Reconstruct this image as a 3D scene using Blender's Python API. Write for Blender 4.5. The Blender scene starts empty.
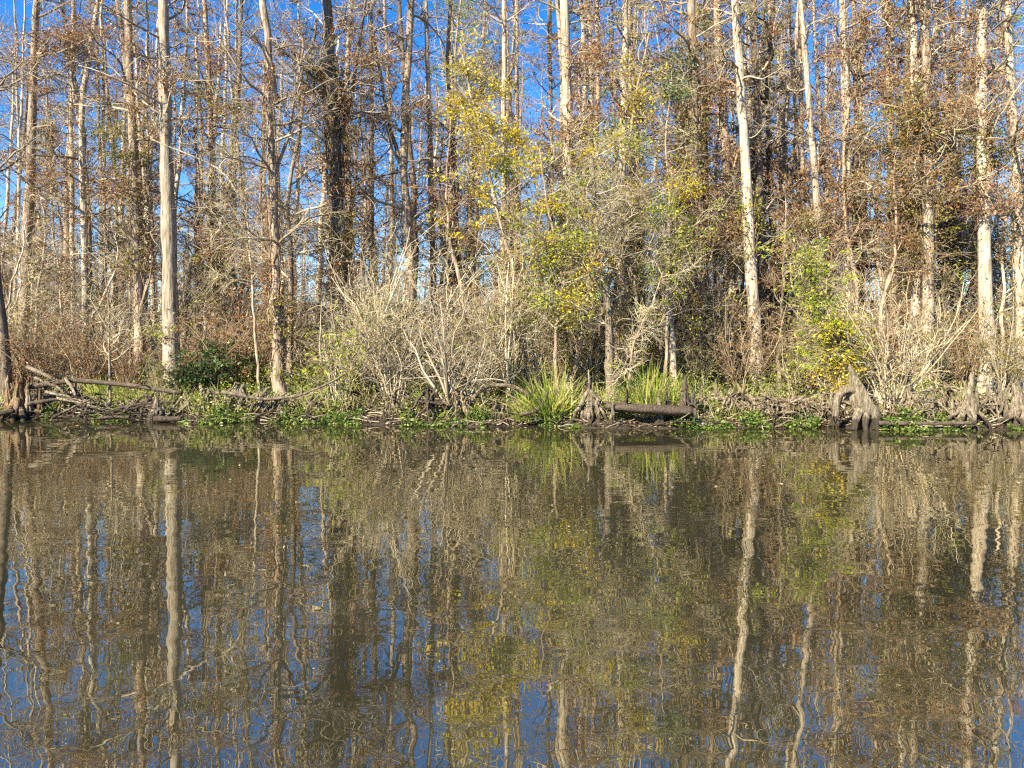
import bpy, math
import numpy as np

# ---------------------------------------------------------------- camera, sky, sun, exposure
S = bpy.context.scene
C = bpy.context.collection
F, HZ, CAMH = 740.0, 358.0, 1.9
PITCH = math.atan((384 - HZ) / F)
cam_d = bpy.data.cameras.new("camera")
cam = bpy.data.objects.new("camera", cam_d); C.objects.link(cam)
cam_d.sensor_fit = 'HORIZONTAL'; cam_d.sensor_width = 36.0; cam_d.lens = 36.0 * F / 1024
cam_d.clip_start = 0.1; cam_d.clip_end = 3000
cam.location = (0, 0, CAMH); cam.rotation_euler = (math.pi / 2 - PITCH, 0, 0)
S.camera = cam

SUN_EL, SUN_AZ = math.radians(36), math.radians(222)      # azimuth clockwise from +Y: behind the camera, to the left
W = bpy.data.worlds.new("World"); S.world = W; W.use_nodes = True
nt = W.node_tree; nt.nodes.clear()
out = nt.nodes.new('ShaderNodeOutputWorld'); bg = nt.nodes.new('ShaderNodeBackground')
sky = nt.nodes.new('ShaderNodeTexSky'); sky.sky_type = 'NISHITA'; sky.sun_disc = False
sky.sun_elevation = SUN_EL; sky.sun_rotation = SUN_AZ
sky.air_density = 1.0; sky.dust_density = 0.0; sky.ozone_density = 3.0
hs = nt.nodes.new('ShaderNodeHueSaturation'); hs.inputs['Saturation'].default_value = 1.4; hs.inputs['Hue'].default_value = 0.508
nt.links.new(sky.outputs[0], hs.inputs['Color']); nt.links.new(hs.outputs[0], bg.inputs[0])
nt.links.new(bg.outputs[0], out.inputs[0]); bg.inputs[1].default_value = 0.078
sun_d = bpy.data.lights.new("sun", 'SUN'); sun = bpy.data.objects.new("sun", sun_d); C.objects.link(sun)
sun_d.energy = 5.0; sun_d.angle = math.radians(0.5); sun_d.color = (1.0, 0.87, 0.60)
from mathutils import Vector
sv = Vector((math.sin(SUN_AZ) * math.cos(SUN_EL), math.cos(SUN_AZ) * math.cos(SUN_EL), math.sin(SUN_EL)))
sun.rotation_euler = sv.to_track_quat('Z', 'Y').to_euler()
S.view_settings.view_transform = 'Standard'; S.view_settings.look = 'None'
S.view_settings.exposure = 1.8; S.view_settings.gamma = 1.0; S.view_settings.use_curve_mapping = False
S.cycles.max_bounces = 5; S.cycles.diffuse_bounces = 2; S.cycles.glossy_bounces = 2
S.cycles.transmission_bounces = 3; S.cycles.transparent_max_bounces = 4
S.cycles.caustics_reflective = False; S.cycles.caustics_refractive = False
S.cycles.use_adaptive_sampling = True; S.cycles.adaptive_threshold = 0.02
S.cycles.use_denoising = False
S.cycles.pixel_filter_type = 'BLACKMAN_HARRIS'; S.cycles.filter_width = 1.3

rng = np.random.default_rng(11)
def reseed(k):
    global rng
    rng = np.random.default_rng(k)
cP, sP = math.cos(PITCH), math.sin(PITCH)
def at(px, py, d):
    """point at distance d (along Y) that stands where the photo shows (px, py)"""
    u, v = (px - 512) / F, (384 - py) / F
    k = d / (cP + v * sP)
    return np.array([u * k, d, CAMH + (-sP + v * cP) * k])

# ---------------------------------------------------------------- terrain functions
BX = np.array([-400, -60, -30, -15.0, -8.9, -3.1, 2.3, 7.5, 13.2, 30, 60, 400.0])
BY = np.array([40, 27, 23.8, 22.4, 21.4, 20.5, 19.7, 19.45, 19.1, 18.2, 17.5, 10.0])
def bank_y(x):
    return np.interp(x, BX, BY) + 0.38 + 0.22 * np.sin(x * 0.9 + 1) + 0.15 * np.sin(x * 2.3) + 0.17 * np.sin(x * 1.55 + .4) + 0.07 * np.sin(x * 5.1 + 2)
def ground_z(x, y):
    s = y - bank_y(x)
    z = np.interp(s, [-8, -1.0, 0, 0.25, 0.8, 2.2, 6, 14, 30, 120, 900], [-1.6, -0.35, -0.02, 0.10, 0.22, 0.42, 0.62, 0.8, 1.0, 1.6, 2.0])
    land = np.clip(s / 1.5, 0, 1)
    return z + land * (0.06 * np.sin(x * 1.7 + y * 0.8) + 0.05 * np.sin(x * 0.6 - y * 1.9 + 1) + 0.03 * np.sin(x * 4.1 + y * 3.3))

# ---------------------------------------------------------------- geometry kit (numpy)
def nrm(a): return a / np.maximum(np.linalg.norm(a, axis=-1, keepdims=True), 1e-9)
class G:
    def __init__(s): s.v = []; s.q = []; s.n = 0
    def add(s, v, q):
        v = np.asarray(v, float).reshape(-1, 3); s.v.append(v); s.q.append(np.asarray(q).reshape(-1, 4) + s.n); s.n += len(v); return s
    def shift(s, p):
        s.v = [v + np.asarray(p) for v in s.v]; return s
    def mesh(s, name, mat, smooth=True):
        me = bpy.data.meshes.new(name)
        v = np.concatenate(s.v); q = np.concatenate(s.q)
        me.vertices.add(len(v)); me.vertices.foreach_set("co", v.astype(np.float32).ravel())
        me.loops.add(q.size); me.loops.foreach_set("vertex_index", q.astype(np.int32).ravel())
        me.polygons.add(len(q)); me.polygons.foreach_set("loop_start", np.arange(0, q.size, 4, dtype=np.int32))
        me.polygons.foreach_set("use_smooth", np.full(len(q), smooth))
        me.update(calc_edges=True); me.materials.append(mat)
        return me
def tube(g, paths, rad, n=3, jit=0.0):
    paths = np.asarray(paths, float)
    if paths.ndim == 2: paths = paths[None]
    B, P, _ = paths.shape
    rad = np.asarray(rad, float)
    if rad.ndim == 1: rad = np.broadcast_to(rad, (B, P))
    if rad.ndim == 2: rad = np.repeat(rad[:, :, None], n, axis=2)
    if jit: rad = rad * (1 + jit * rng.standard_normal(rad.shape))
    t = nrm(np.gradient(paths, axis=1))
    ref = np.cross(paths[:, -1] - paths[:, 0], paths[:, P // 2] - paths[:, 0])
    chord = nrm(paths[:, -1] - paths[:, 0])
    alt = np.where(np.abs(chord[:, 2:3]) > 0.7, np.array([[1., 0, 0]]), np.array([[0, 0, 1.]]))
    alt = nrm(np.cross(chord, alt))
    ref = np.where(np.linalg.norm(ref, axis=1, keepdims=True) > 1e-4, nrm(ref), alt)[:, None, :]
    u = nrm(np.cross(t, ref)); w = np.cross(t, u)
    a = np.arange(n) * 2 * np.pi / n
    ring = paths[:, :, None, :] + rad[..., None] * (np.cos(a)[None, None, :, None] * u[:, :, None, :] + np.sin(a)[None, None, :, None] * w[:, :, None, :])
    b, p, k = np.meshgrid(np.arange(B), np.arange(P - 1), np.arange(n), indexing='ij')
    k2 = (k + 1) % n; base = b * P * n
    q = np.stack([base + p * n + k, base + p * n + k2, base + (p + 1) * n + k2, base + (p + 1) * n + k], -1)
    g.add(ring, q)
def grow(p, d, L, P, wig=0.15, trop=(0, 0, 0)):
    B = len(p); out = np.zeros((B, P, 3)); out[:, 0] = p; d = nrm(d); L = np.broadcast_to(np.asarray(L, float), (B,))
    st = (L / (P - 1))[:, None]; trop = np.asarray(trop, float)
    for k in range(1, P):
        out[:, k] = out[:, k - 1] + d * st
        d = nrm(d + wig * rng.standard_normal((B, 3)) + trop)
    return out
def pick(paths, rad, N, t0=0.2, t1=1.0, w=None):
    B, P, _ = paths.shape
    i = rng.integers(0, B, N) if w is None else rng.choice(B, N, p=w / w.sum())
    t = rng.uniform(t0, t1, N) * (P - 1); k = np.minimum(t.astype(int), P - 2); f = (t - k)[:, None]
    a, b = paths[i, k], paths[i, k + 1]
    return a * (1 - f) + b * f, nrm(b - a), rad[i, k] * (1 - f[:, 0]) + rad[i, k + 1] * f[:, 0], t / (P - 1)
def side(t, a0, a1):
    r = nrm(np.cross(t, rng.standard_normal(t.shape))); a = np.radians(rng.uniform(a0, a1, len(t)))[:, None]
    return t * np.cos(a) + r * np.sin(a)
def leaves(g, c, size, asp=0.45, up=0.0, droop=0.0):
    N = len(c); s = size * rng.uniform(0.6, 1.4, (N, 1))
    a = rng.standard_normal((N, 3)); a[:, 2] = a[:, 2] * (1 - up) - droop; a = nrm(a)
    nn = rng.standard_normal((N, 3)); nn[:, 2] += up * 3
    b = nrm(np.cross(a, nn))
    v = np.stack([c - a * s * .5, c + b * s * asp * .5 - a * s * .05, c + a * s * .5, c - b * s * asp * .5 - a * s * .05], 1)
    g.add(v, np.arange(N * 4))

# ---------------------------------------------------------------- materials
MATS = {}
def newmat(name):
    m = bpy.data.materials.new(name); m.use_nodes = True; t = m.node_tree; t.nodes.clear()
    o = t.nodes.new('ShaderNodeOutputMaterial'); MATS[name] = m
    return m, t, o
def ramp(t, fac, stops):
    r = t.nodes.new('ShaderNodeValToRGB'); e = r.color_ramp.elements
    while len(e) < len(stops): e.new(0.5)
    for i, (p, c) in enumerate(stops): e[i].position = p; e[i].color = (*c, 1)
    t.links.new(fac, r.inputs[0]); return r.outputs[0]
def noise(t, scale, detail=4, rough=0.6, mscale=(1, 1, 1), rnd=None, coord='Object'):
    tc = t.nodes.new('ShaderNodeTexCoord'); mp = t.nodes.new('ShaderNodeMapping'); mp.inputs['Scale'].default_value = mscale
    t.links.new(tc.outputs[coord], mp.inputs[0])
    if rnd is not None: t.links.new(rnd, mp.inputs['Location'])
    n = t.nodes.new('ShaderNodeTexNoise'); n.inputs['Scale'].default_value = scale; n.inputs['Detail'].default_value = detail; n.inputs['Roughness'].default_value = rough
    t.links.new(mp.outputs[0], n.inputs['Vector']); return n.outputs['Fac']
def mixc(t, fac, a, b, mode='MIX'):
    m = t.nodes.new('ShaderNodeMix'); m.data_type = 'RGBA'; m.blend_type = mode
    for s, v in ((0, fac), (6, a), (7, b)):
        if isinstance(v, (int, float)): m.inputs[s].default_value = v
        elif isinstance(v, tuple): m.inputs[s].default_value = (*v, 1)
        else: t.links.new(v, m.inputs[s])
    return m.outputs[2]
def bark(name, dark, mid, pale, lichen=(0.5, 0.5, 0.45), lich=0.35, scale=14, bump=0.7, zs=0.14, dist=0.04, wet=False):
    m, t, o = newmat(name)
    oi = t.nodes.new('ShaderNodeObjectInfo')
    mul = t.nodes.new('ShaderNodeMath'); mul.operation = 'MULTIPLY'; mul.inputs[1].default_value = 37; t.links.new(oi.outputs['Random'], mul.inputs[0])
    n1 = noise(t, scale, 6, 0.68, (1, 1, zs), mul.outputs[0]); c = ramp(t, n1, [(0.34, dark), (0.5, mid), (0.66, pale)])
    n2 = noise(t, 1.6, 5, 0.7, (1, 1, 0.6), mul.outputs[0])
    f = t.nodes.new('ShaderNodeMapRange'); f.inputs[1].default_value = 0.52; f.inputs[2].default_value = 0.68; f.inputs[4].default_value = lich
    t.links.new(n2, f.inputs[0]); c = mixc(t, f.outputs[0], c, lichen)
    if wet:
        c = mixc(t, ramp(t, noise(t, 5, 4, 0.7), [(0.56, (0, 0, 0)), (0.66, (0.8, 0.8, 0.8))]), c, (0.10, 0.115, 0.045))
        ge = t.nodes.new('ShaderNodeNewGeometry'); sp = t.nodes.new('ShaderNodeSeparateXYZ'); t.links.new(ge.outputs['Position'], sp.inputs[0])
        mm = t.nodes.new('ShaderNodeMath'); mm.operation = 'MULTIPLY_ADD'; mm.inputs[1].default_value = -0.5; t.links.new(noise(t, 4, 4, 0.6), mm.inputs[0]); t.links.new(sp.outputs[2], mm.inputs[2])
        c = mixc(t, ramp(t, mm.outputs[0], [(0.0, (0.85, 0.85, 0.85)), (0.12, (0, 0, 0))]), c, (0.035, 0.027, 0.02))
    vr = t.nodes.new('ShaderNodeMapRange'); vr.inputs[3].default_value = 0.72; vr.inputs[4].default_value = 1.2; t.links.new(oi.outputs['Random'], vr.inputs[0])
    cc = t.nodes.new('ShaderNodeCombineColor')
    for k in range(3): t.links.new(vr.outputs[0], cc.inputs[k])
    c = mixc(t, 1.0, c, cc.outputs[0], 'MULTIPLY')
    b = t.nodes.new('ShaderNodeBsdfPrincipled'); b.inputs['Roughness'].default_value = 0.85; b.inputs['Specular IOR Level'].default_value = 0.2
    t.links.new(c, b.inputs['Base Color'])
    bm = t.nodes.new('ShaderNodeBump'); bm.inputs['Strength'].default_value = bump; bm.inputs['Distance'].default_value = dist
    t.links.new(n1, bm.inputs['Height']); t.links.new(bm.outputs[0], b.inputs['Normal']); t.links.new(b.outputs[0], o.inputs[0])
    return m
def twig(name, stops, island=True):
    m, t, o = newmat(name); g = t.nodes.new('ShaderNodeNewGeometry')
    c = ramp(t, g.outputs['Random Per Island'], stops)
    b = t.nodes.new('ShaderNodeBsdfDiffuse'); t.links.new(c, b.inputs[0]); t.links.new(b.outputs[0], o.inputs[0]); return m
def leaf(name, stops, trans=0.35, gloss=0.06):
    m, t, o = newmat(name); g = t.nodes.new('ShaderNodeNewGeometry')
    c = ramp(t, g.outputs['Random Per Island'], stops)
    a = t.nodes.new('ShaderNodeBsdfDiffuse'); b = t.nodes.new('ShaderNodeBsdfTranslucent'); x = t.nodes.new('ShaderNodeMixShader'); x.inputs[0].default_value = trans
    t.links.new(c, a.inputs[0]); t.links.new(c, b.inputs[0]); t.links.new(a.outputs[0], x.inputs[1]); t.links.new(b.outputs[0], x.inputs[2])
    gl = t.nodes.new('ShaderNodeBsdfGlossy'); gl.inputs['Roughness'].default_value = 0.4; gl.inputs[0].default_value = (1, 1, 1, 1)
    y = t.nodes.new('ShaderNodeMixShader'); y.inputs[0].default_value = gloss * 0.25
    t.links.new(x.outputs[0], y.inputs[1]); t.links.new(gl.outputs[0], y.inputs[2]); t.links.new(y.outputs[0], o.inputs[0]); return m

bark('bark_pale', (0.11, 0.08, 0.06), (0.38, 0.315, 0.25), (0.60, 0.54, 0.46), (0.64, 0.61, 0.55), 0.5, scale=18, bump=1.0, zs=0.09)
bark('bark_tan', (0.08, 0.055, 0.038), (0.27, 0.20, 0.15), (0.43, 0.355, 0.28), (0.50, 0.47, 0.40), 0.5, scale=18, bump=1.0, zs=0.09)
bark('bark_dark', (0.05, 0.038, 0.03), (0.13, 0.10, 0.078), (0.23, 0.19, 0.15), (0.34, 0.32, 0.27), 0.3)
bark('wood_weathered', (0.045, 0.036, 0.026), (0.18, 0.145, 0.11), (0.38, 0.32, 0.25), (0.46, 0.41, 0.33), 0.4, scale=26, zs=0.12, dist=0.08, bump=1.0, wet=True)
bark('wood_root', (0.028, 0.02, 0.014), (0.115, 0.086, 0.062), (0.34, 0.28, 0.21), (0.44, 0.385, 0.30), 0.4, scale=14, zs=0.6, dist=0.05, bump=1.0, wet=True)
bark('wood_dark_wet', (0.02, 0.016, 0.012), (0.06, 0.046, 0.036), (0.13, 0.10, 0.08), (0.2, 0.18, 0.15), 0.25, scale=20, zs=1, dist=0.03)
bark('wood_orange', (0.05, 0.03, 0.02), (0.20, 0.115, 0.068), (0.36, 0.24, 0.15), (0.36, 0.32, 0.26), 0.85, scale=26, zs=0.14, dist=0.08, bump=1.0, wet=True)
twig('twig_grey', [(0, (0.17, 0.135, 0.10)), (0.5, (0.30, 0.25, 0.19)), (1, (0.46, 0.41, 0.33))])
twig('twig_brown', [(0, (0.11, 0.075, 0.055)), (0.5, (0.23, 0.165, 0.115)), (1, (0.38, 0.30, 0.21))])
twig('twig_pale', [(0, (0.22, 0.18, 0.12)), (0.5, (0.42, 0.355, 0.25)), (1, (0.62, 0.55, 0.42))])
twig('twig_dark', [(0, (0.05, 0.038, 0.032)), (0.6, (0.11, 0.085, 0.07)), (1, (0.2, 0.16, 0.13))])
leaf('leaf_rust', [(0, (0.15, 0.06, 0.035)), (0.5, (0.28, 0.13, 0.065)), (0.85, (0.38, 0.22, 0.09)), (1, (0.28, 0.25, 0.06))])
leaf('leaf_olive', [(0, (0.10, 0.12, 0.02)), (0.4, (0.20, 0.20, 0.04)), (0.75, (0.32, 0.26, 0.06)), (1, (0.36, 0.22, 0.09))])
leaf('leaf_yellow', [(0, (0.30, 0.32, 0.03)), (0.35, (0.50, 0.44, 0.03)), (0.75, (0.68, 0.52, 0.03)), (1, (0.55, 0.34, 0.04))], 0.45)
leaf('leaf_lime', [(0, (0.12, 0.20, 0.02)), (0.4, (0.25, 0.34, 0.035)), (0.75, (0.40, 0.43, 0.04)), (1, (0.55, 0.46, 0.05))], 0.45)
leaf('leaf_green', [(0, (0.03, 0.07, 0.015)), (0.5, (0.07, 0.13, 0.03)), (1, (0.14, 0.20, 0.05))], 0.3, 0.1)
leaf('leaf_water', [(0, (0.045, 0.09, 0.015)), (0.45, (0.10, 0.17, 0.03)), (0.8, (0.20, 0.27, 0.06)), (0.93, (0.34, 0.34, 0.12)), (1, (0.30, 0.22, 0.12))], 0.35, 0.08)
leaf('leaf_grass', [(0, (0.12, 0.19, 0.03)), (0.5, (0.30, 0.38, 0.07)), (0.74, (0.46, 0.48, 0.13)), (0.86, (0.50, 0.42, 0.20)), (1, (0.36, 0.25, 0.13))], 0.45, 0.06)
leaf('leaf_cover', [(0, (0.09, 0.13, 0.02)), (0.45, (0.19, 0.25, 0.045)), (0.8, (0.32, 0.34, 0.08)), (1, (0.40, 0.33, 0.14))], 0.4)
leaf('leaf_tan', [(0, (0.15, 0.09, 0.05)), (0.5, (0.28, 0.20, 0.10)), (0.8, (0.38, 0.29, 0.14)), (1, (0.26, 0.25, 0.08))], 0.35)
leaf('leaf_litter', [(0, (0.03, 0.02, 0.014)), (0.6, (0.11, 0.075, 0.05)), (1, (0.34, 0.26, 0.18))], 0.1)
leaf('moss_grey', [(0, (0.16, 0.16, 0.12)), (1, (0.34, 0.34, 0.27))], 0.3)

m, t, o = newmat('ground')
n1 = noise(t, 2.2, 8, 0.7); n2 = noise(t, 0.5, 5, 0.65); n3 = noise(t, 14, 6, 0.7)
c = ramp(t, n3, [(0.34, (0.02, 0.014, 0.010)), (0.52, (0.07, 0.05, 0.034)), (0.72, (0.19, 0.145, 0.10))])
gmask = ramp(t, n2, [(0.47, (0, 0, 0)), (0.58, (1, 1, 1))])
gcol = ramp(t, n3, [(0.35, (0.04, 0.055, 0.015)), (0.65, (0.14, 0.15, 0.05))])
c = mixc(t, gmask, c, gcol)
geo = t.nodes.new('ShaderNodeNewGeometry'); sx = t.nodes.new('ShaderNodeSeparateXYZ'); t.links.new(geo.outputs['Position'], sx.inputs[0])
ad = t.nodes.new('ShaderNodeMath'); ad.operation = 'MULTIPLY_ADD'; ad.inputs[1].default_value = 0.16; t.links.new(n1, ad.inputs[0]); t.links.new(sx.outputs[2], ad.inputs[2])
wet = ramp(t, ad.outputs[0], [(0.16, (1, 1, 1)), (0.26, (0, 0, 0))])
mud = ramp(t, n3, [(0.35, (0.014, 0.010, 0.007)), (0.7, (0.06, 0.044, 0.03))])
c = mixc(t, wet, c, mud)
b = t.nodes.new('ShaderNodeBsdfPrincipled'); b.inputs['Roughness'].default_value = 0.8; t.links.new(c, b.inputs['Base Color'])
bm = t.nodes.new('ShaderNodeBump'); bm.inputs['Strength'].default_value = 1; bm.inputs['Distance'].default_value = 0.08
t.links.new(n3, bm.inputs['Height']); t.links.new(bm.outputs[0], b.inputs['Normal']); t.links.new(b.outputs[0], o.inputs[0])

m, t, o = newmat('river_water')
h1 = noise(t, 2.6, 1.5, 0.45, (0.6, 0.95, 1)); h2 = noise(t, 0.9, 2, 0.5, (0.7, 1, 1)); h3 = noise(t, 9, 1, 0.5)
def madd(a, k, b_):
    n = t.nodes.new('ShaderNodeMath'); n.operation = 'MULTIPLY_ADD'; n.inputs[1].default_value = k; t.links.new(a, n.inputs[0])
    if b_ is None: n.inputs[2].default_value = 0
    else: t.links.new(b_, n.inputs[2])
    return n.outputs[0]
hh = madd(h2, 1.3, madd(h1, 0.85, madd(h3, 0.03, None)))
bm = t.nodes.new('ShaderNodeBump'); bm.inputs['Strength'].default_value = 1; bm.inputs['Distance'].default_value = 0.0046
cm = ramp(t, noise(t, 0.16, 3, 0.55, (0.5, 1, 1)), [(0.38, (0.65, 0.65, 0.65)), (0.62, (1, 1, 1))]); hm = t.nodes.new('ShaderNodeMath'); hm.operation = 'MULTIPLY'; t.links.new(hh, hm.inputs[0]); t.links.new(cm, hm.inputs[1])
t.links.new(hm.outputs[0], bm.inputs['Height'])
fr = t.nodes.new('ShaderNodeFresnel'); fr.inputs['IOR'].default_value = 3.2; t.links.new(bm.outputs[0], fr.inputs['Normal'])
mk = ramp(t, noise(t, 0.25, 3, 0.6), [(0.35, (0.017, 0.017, 0.010)), (0.65, (0.034, 0.033, 0.020))])
df = t.nodes.new('ShaderNodeBsdfDiffuse'); t.links.new(mk, df.inputs[0])
gl = t.nodes.new('ShaderNodeBsdfGlossy'); gl.inputs['Roughness'].default_value = 0.0; gl.inputs[0].default_value = (1.0, 0.97, 0.87, 1); t.links.new(bm.outputs[0], gl.inputs['Normal'])
mx = t.nodes.new('ShaderNodeMixShader')
mr = t.nodes.new('ShaderNodeMapRange'); mr.inputs[3].default_value = 0.06; t.links.new(fr.outputs[0], mr.inputs[0]); t.links.new(mr.outputs[0], mx.inputs[0])
t.links.new(df.outputs[0], mx.inputs[1]); t.links.new(gl.outputs[0], mx.inputs[2]); t.links.new(mx.outputs[0], o.inputs[0])

# ---------------------------------------------------------------- object helpers
def props(o, label=None, cat=None, group=None, kind=None):
    if label: o['label'] = label
    if cat: o['category'] = cat
    if group: o['group'] = group
    if kind: o['kind'] = kind
    return o
def empty(name, loc, label, cat, group=None):
    o = bpy.data.objects.new(name, None); C.objects.link(o); o.location = tuple(float(a) for a in loc); o.empty_display_size = 0.3
    return props(o, label, cat, group)
def part(name, me, parent=None, label=None):
    o = bpy.data.objects.new(name, me); C.objects.link(o)
    if parent: o.parent = parent
    if label: o['label'] = label
    return o
def copy_tree(root, loc, rz=0.0, sc=1.0, label=None, group=None):
    r = root.copy(); C.objects.link(r); r.location = tuple(float(a) for a in loc); r.rotation_euler = (0, 0, rz)
    r.scale = (sc, sc, sc) if np.isscalar(sc) else sc
    if label: r['label'] = label
    if group: r['group'] = group
    for ch in root.children:
        c = ch.copy(); C.objects.link(c); c.parent = r
    return r
class Protos:
    """a builder is run once per variant; the first placement moves the built thing, later ones copy it"""
    def __init__(s, builders): s.b = builders; s.o = [None] * len(builders)
    def place(s, k, loc, rz, sc, label, group):
        if s.o[k] is None:
            o = s.b[k](); s.o[k] = o; o.location = tuple(float(a) for a in loc); o.rotation_euler = (0, 0, rz)
            o.scale = (sc, sc, sc) if np.isscalar(sc) else sc
            o['label'] = label
            if group: o['group'] = group
            return o
        return copy_tree(s.o[k], loc, rz, sc, label, group)

# ---------------------------------------------------------------- setting: ground and river
xs = np.concatenate([np.linspace(-700, -60, 33), np.linspace(-58, -26, 40), np.linspace(-25.8, 25.8, 345), np.linspace(26, 58, 40), np.linspace(60, 700, 33)])
ss = np.concatenate([[-14, -8, -4, -2, -1], np.linspace(-0.6, 8, 70), np.linspace(8.4, 30, 45), np.linspace(32, 120, 30), [150, 200, 300, 500, 900]])
X, SS = np.meshgrid(xs, ss, indexing='ij'); Y = bank_y(X) + SS; Z = ground_z(X, Y)
reseed(3)
near = (np.abs(X) < 26) & (SS > 0.1) & (SS < 12); Z = Z + near * rng.normal(0, 0.018, Z.shape)
nx, ns = X.shape; i, j = np.meshgrid(np.arange(nx - 1), np.arange(ns - 1), indexing='ij')
q = np.stack([i * ns + j, (i + 1) * ns + j, (i + 1) * ns + j + 1, i * ns + j + 1], -1)
g = G(); g.add(np.stack([X, Y, Z], -1), q)
props(part('ground', g.mesh('ground', MATS['ground'])), kind='structure')
g = G(); g.add([(-1200, -300, 0), (1200, -300, 0), (1200, 60, 0), (-1200, 60, 0)], [0, 1, 2, 3])
props(part('river_water', g.mesh('river_water', MATS['river_water'], False)), kind='structure')

# ---------------------------------------------------------------- trees
def trunk_mesh(path, r, flare=0.9, fh=0.7, flute=0.0, nf=7, n=14, jit=0.03):
    P = len(path); z = path[:, 2] - path[0, 2]
    r = r * (1 + .06 * rng.standard_normal(P) * (z > 1))
    a = np.arange(n) * 2 * np.pi / n; ph = rng.uniform(0, 6)
    fl = np.exp(-z / fh)
    R = r[:, None] * (1 + flare * fl[:, None] + flute * fl[:, None] * np.cos(nf * a + ph)[None, :])
    R = R * (1 + jit * rng.standard_normal((P, n)))
    g = G(); tube(g, path, R[None], n); return g
def make_path(pts, P, wig=0.02):
    """smooth path through control points with slight crookedness"""
    pts = np.asarray(pts, float); d = np.r_[0, np.cumsum(np.linalg.norm(np.diff(pts, axis=0), axis=1))]; d /= d[-1]
    t = np.linspace(0, 1, P) ** 1.15
    p = np.stack([np.interp(t, d, pts[:, k]) for k in range(3)], -1)
    for _ in range(max(1, P // 10)):
        p[1:-1] = 0.25 * p[:-2] + 0.5 * p[1:-1] + 0.25 * p[2:]
    w = np.cumsum(rng.standard_normal((P, 3)), 0); w -= np.linspace(0, 1, P)[:, None] * w[-1]; w[:, 2] = 0
    return p + w * wig
def crown(path, r, nb=40, t0=0.3, t1=1.0, L=2.6, sub=7, tw=5, a=(50, 95), up=0.03, lf=0, lsize=0.07, lw=None, wood='twig_grey', lmat='leaf_rust', cl=0.5):
    """branches, twigs and sparse leaves along a trunk -> (wood G, leaf G or None)"""
    g = G(); pth = path[None]; rr = r[None]
    p, t, pr, tt = pick(pth, rr, nb, t0, t1)
    d = side(t, *a); d[:, 2] += 0.05
    Lb = L * rng.uniform(0.35, 1.25, nb) * (1.15 - 0.6 * np.maximum(0, tt - 0.5))
    b1 = grow(p, d, Lb, 8, 0.2, (0, 0, up)); r1 = np.minimum(pr * 0.45, 0.012 + Lb * 0.014)[:, None] * np.linspace(1, 0.3, 8)
    tube(g, b1, r1, 5)
    n2 = nb * sub; p, t, pr, _ = pick(b1, r1, n2, 0.15, 1.0, Lb)
    L2 = L * rng.uniform(0.15, 0.5, n2); b2 = grow(p, side(t, 25, 70), L2, 5, 0.22, (0, 0, 0.02))
    r2 = np.clip(pr * 0.6, 0.006, 0.02)[:, None] * np.linspace(1, 0.5, 5); tube(g, b2, r2, 3)
    n3 = n2 * tw; p, t, pr, _ = pick(b2, r2, n3, 0.1, 1.0); L3 = rng.uniform(0.15, 0.6, n3)
    b3 = grow(p, side(t, 20, 75), L3, 3, 0.25, (0, 0, -0.03)); tube(g, b3, np.full((n3, 3), 0.0052) * np.array([1.2, 1, 0.6]), 3)
    gl = None
    if lf:
        gl = G(); w = rng.random(n3) ** (1 / max(cl, 0.05)); nn = int(n3 * lf * 2.2); K = max(4, nn // 22)
        p, t, _, _ = pick(b3, np.ones((n3, 3)), K, 0.0, 1.0, w); p = np.repeat(p, 22, 0); sg = np.repeat(rng.uniform(.06, .26, (K, 1)), 22, 0)
        leaves(gl, p + rng.normal(0, 1, p.shape) * sg * np.array([1.2, 1.2, .6]), lsize, 0.45, 0, 0.3)
    return g, gl
def vine(path, r, z0, z1, n, spread=0.25, lsize=0.09, ns=10, gap=0.5):
    """stems winding up a trunk with clumps of leaves -> (wood G, leaf G)"""
    g = G(); gl = G(); z = path[:, 2]; P = 40
    zz = np.linspace(z0, z1, P)
    cx, cy, cr = (np.interp(zz, z, path[:, 0]), np.interp(zz, z, path[:, 1]), np.interp(zz, z, r))
    ph = rng.uniform(0, 6.28, ns)[:, None] + np.cumsum(rng.normal(0, 0.25, (ns, P)), 1)
    rad = cr[None] * 1.08 + 0.02 + np.abs(np.cumsum(rng.normal(0, 0.012, (ns, P)), 1))
    pts = np.stack([cx + rad * np.cos(ph), cy + rad * np.sin(ph), np.broadcast_to(zz, (ns, P))], -1)
    rs = np.full((ns, P), 0.014); tube(g, pts, rs, 4)
    nt = max(20, n // 5); p, t, _, _ = pick(pts, rs, nt, 0, 1); o = nrm(p - np.stack([np.interp(p[:, 2], z, path[:, 0]), np.interp(p[:, 2], z, path[:, 1]), p[:, 2]], -1))
    tw = grow(p, o + 0.6 * rng.standard_normal(o.shape), rng.uniform(0.3, 1.6, nt) * spread * 1.6, 4, 0.3, (0, 0, -0.06)); tube(g, tw, np.full((nt, 4), 0.007), 3)
    key = np.sin(p[:, 2] * 2.1 + rng.uniform(0, 6)) + np.sin(p[:, 2] * 0.9 + rng.uniform(0, 6)); w = np.clip(key + gap, 0.03, None)
    pp, _, _, _ = pick(tw, np.ones((nt, 4)), n, 0.1, 1.0, w); leaves(gl, pp + rng.normal(0, 0.07, pp.shape), lsize, 0.6, 0, 0.3)
    return g, gl

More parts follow.
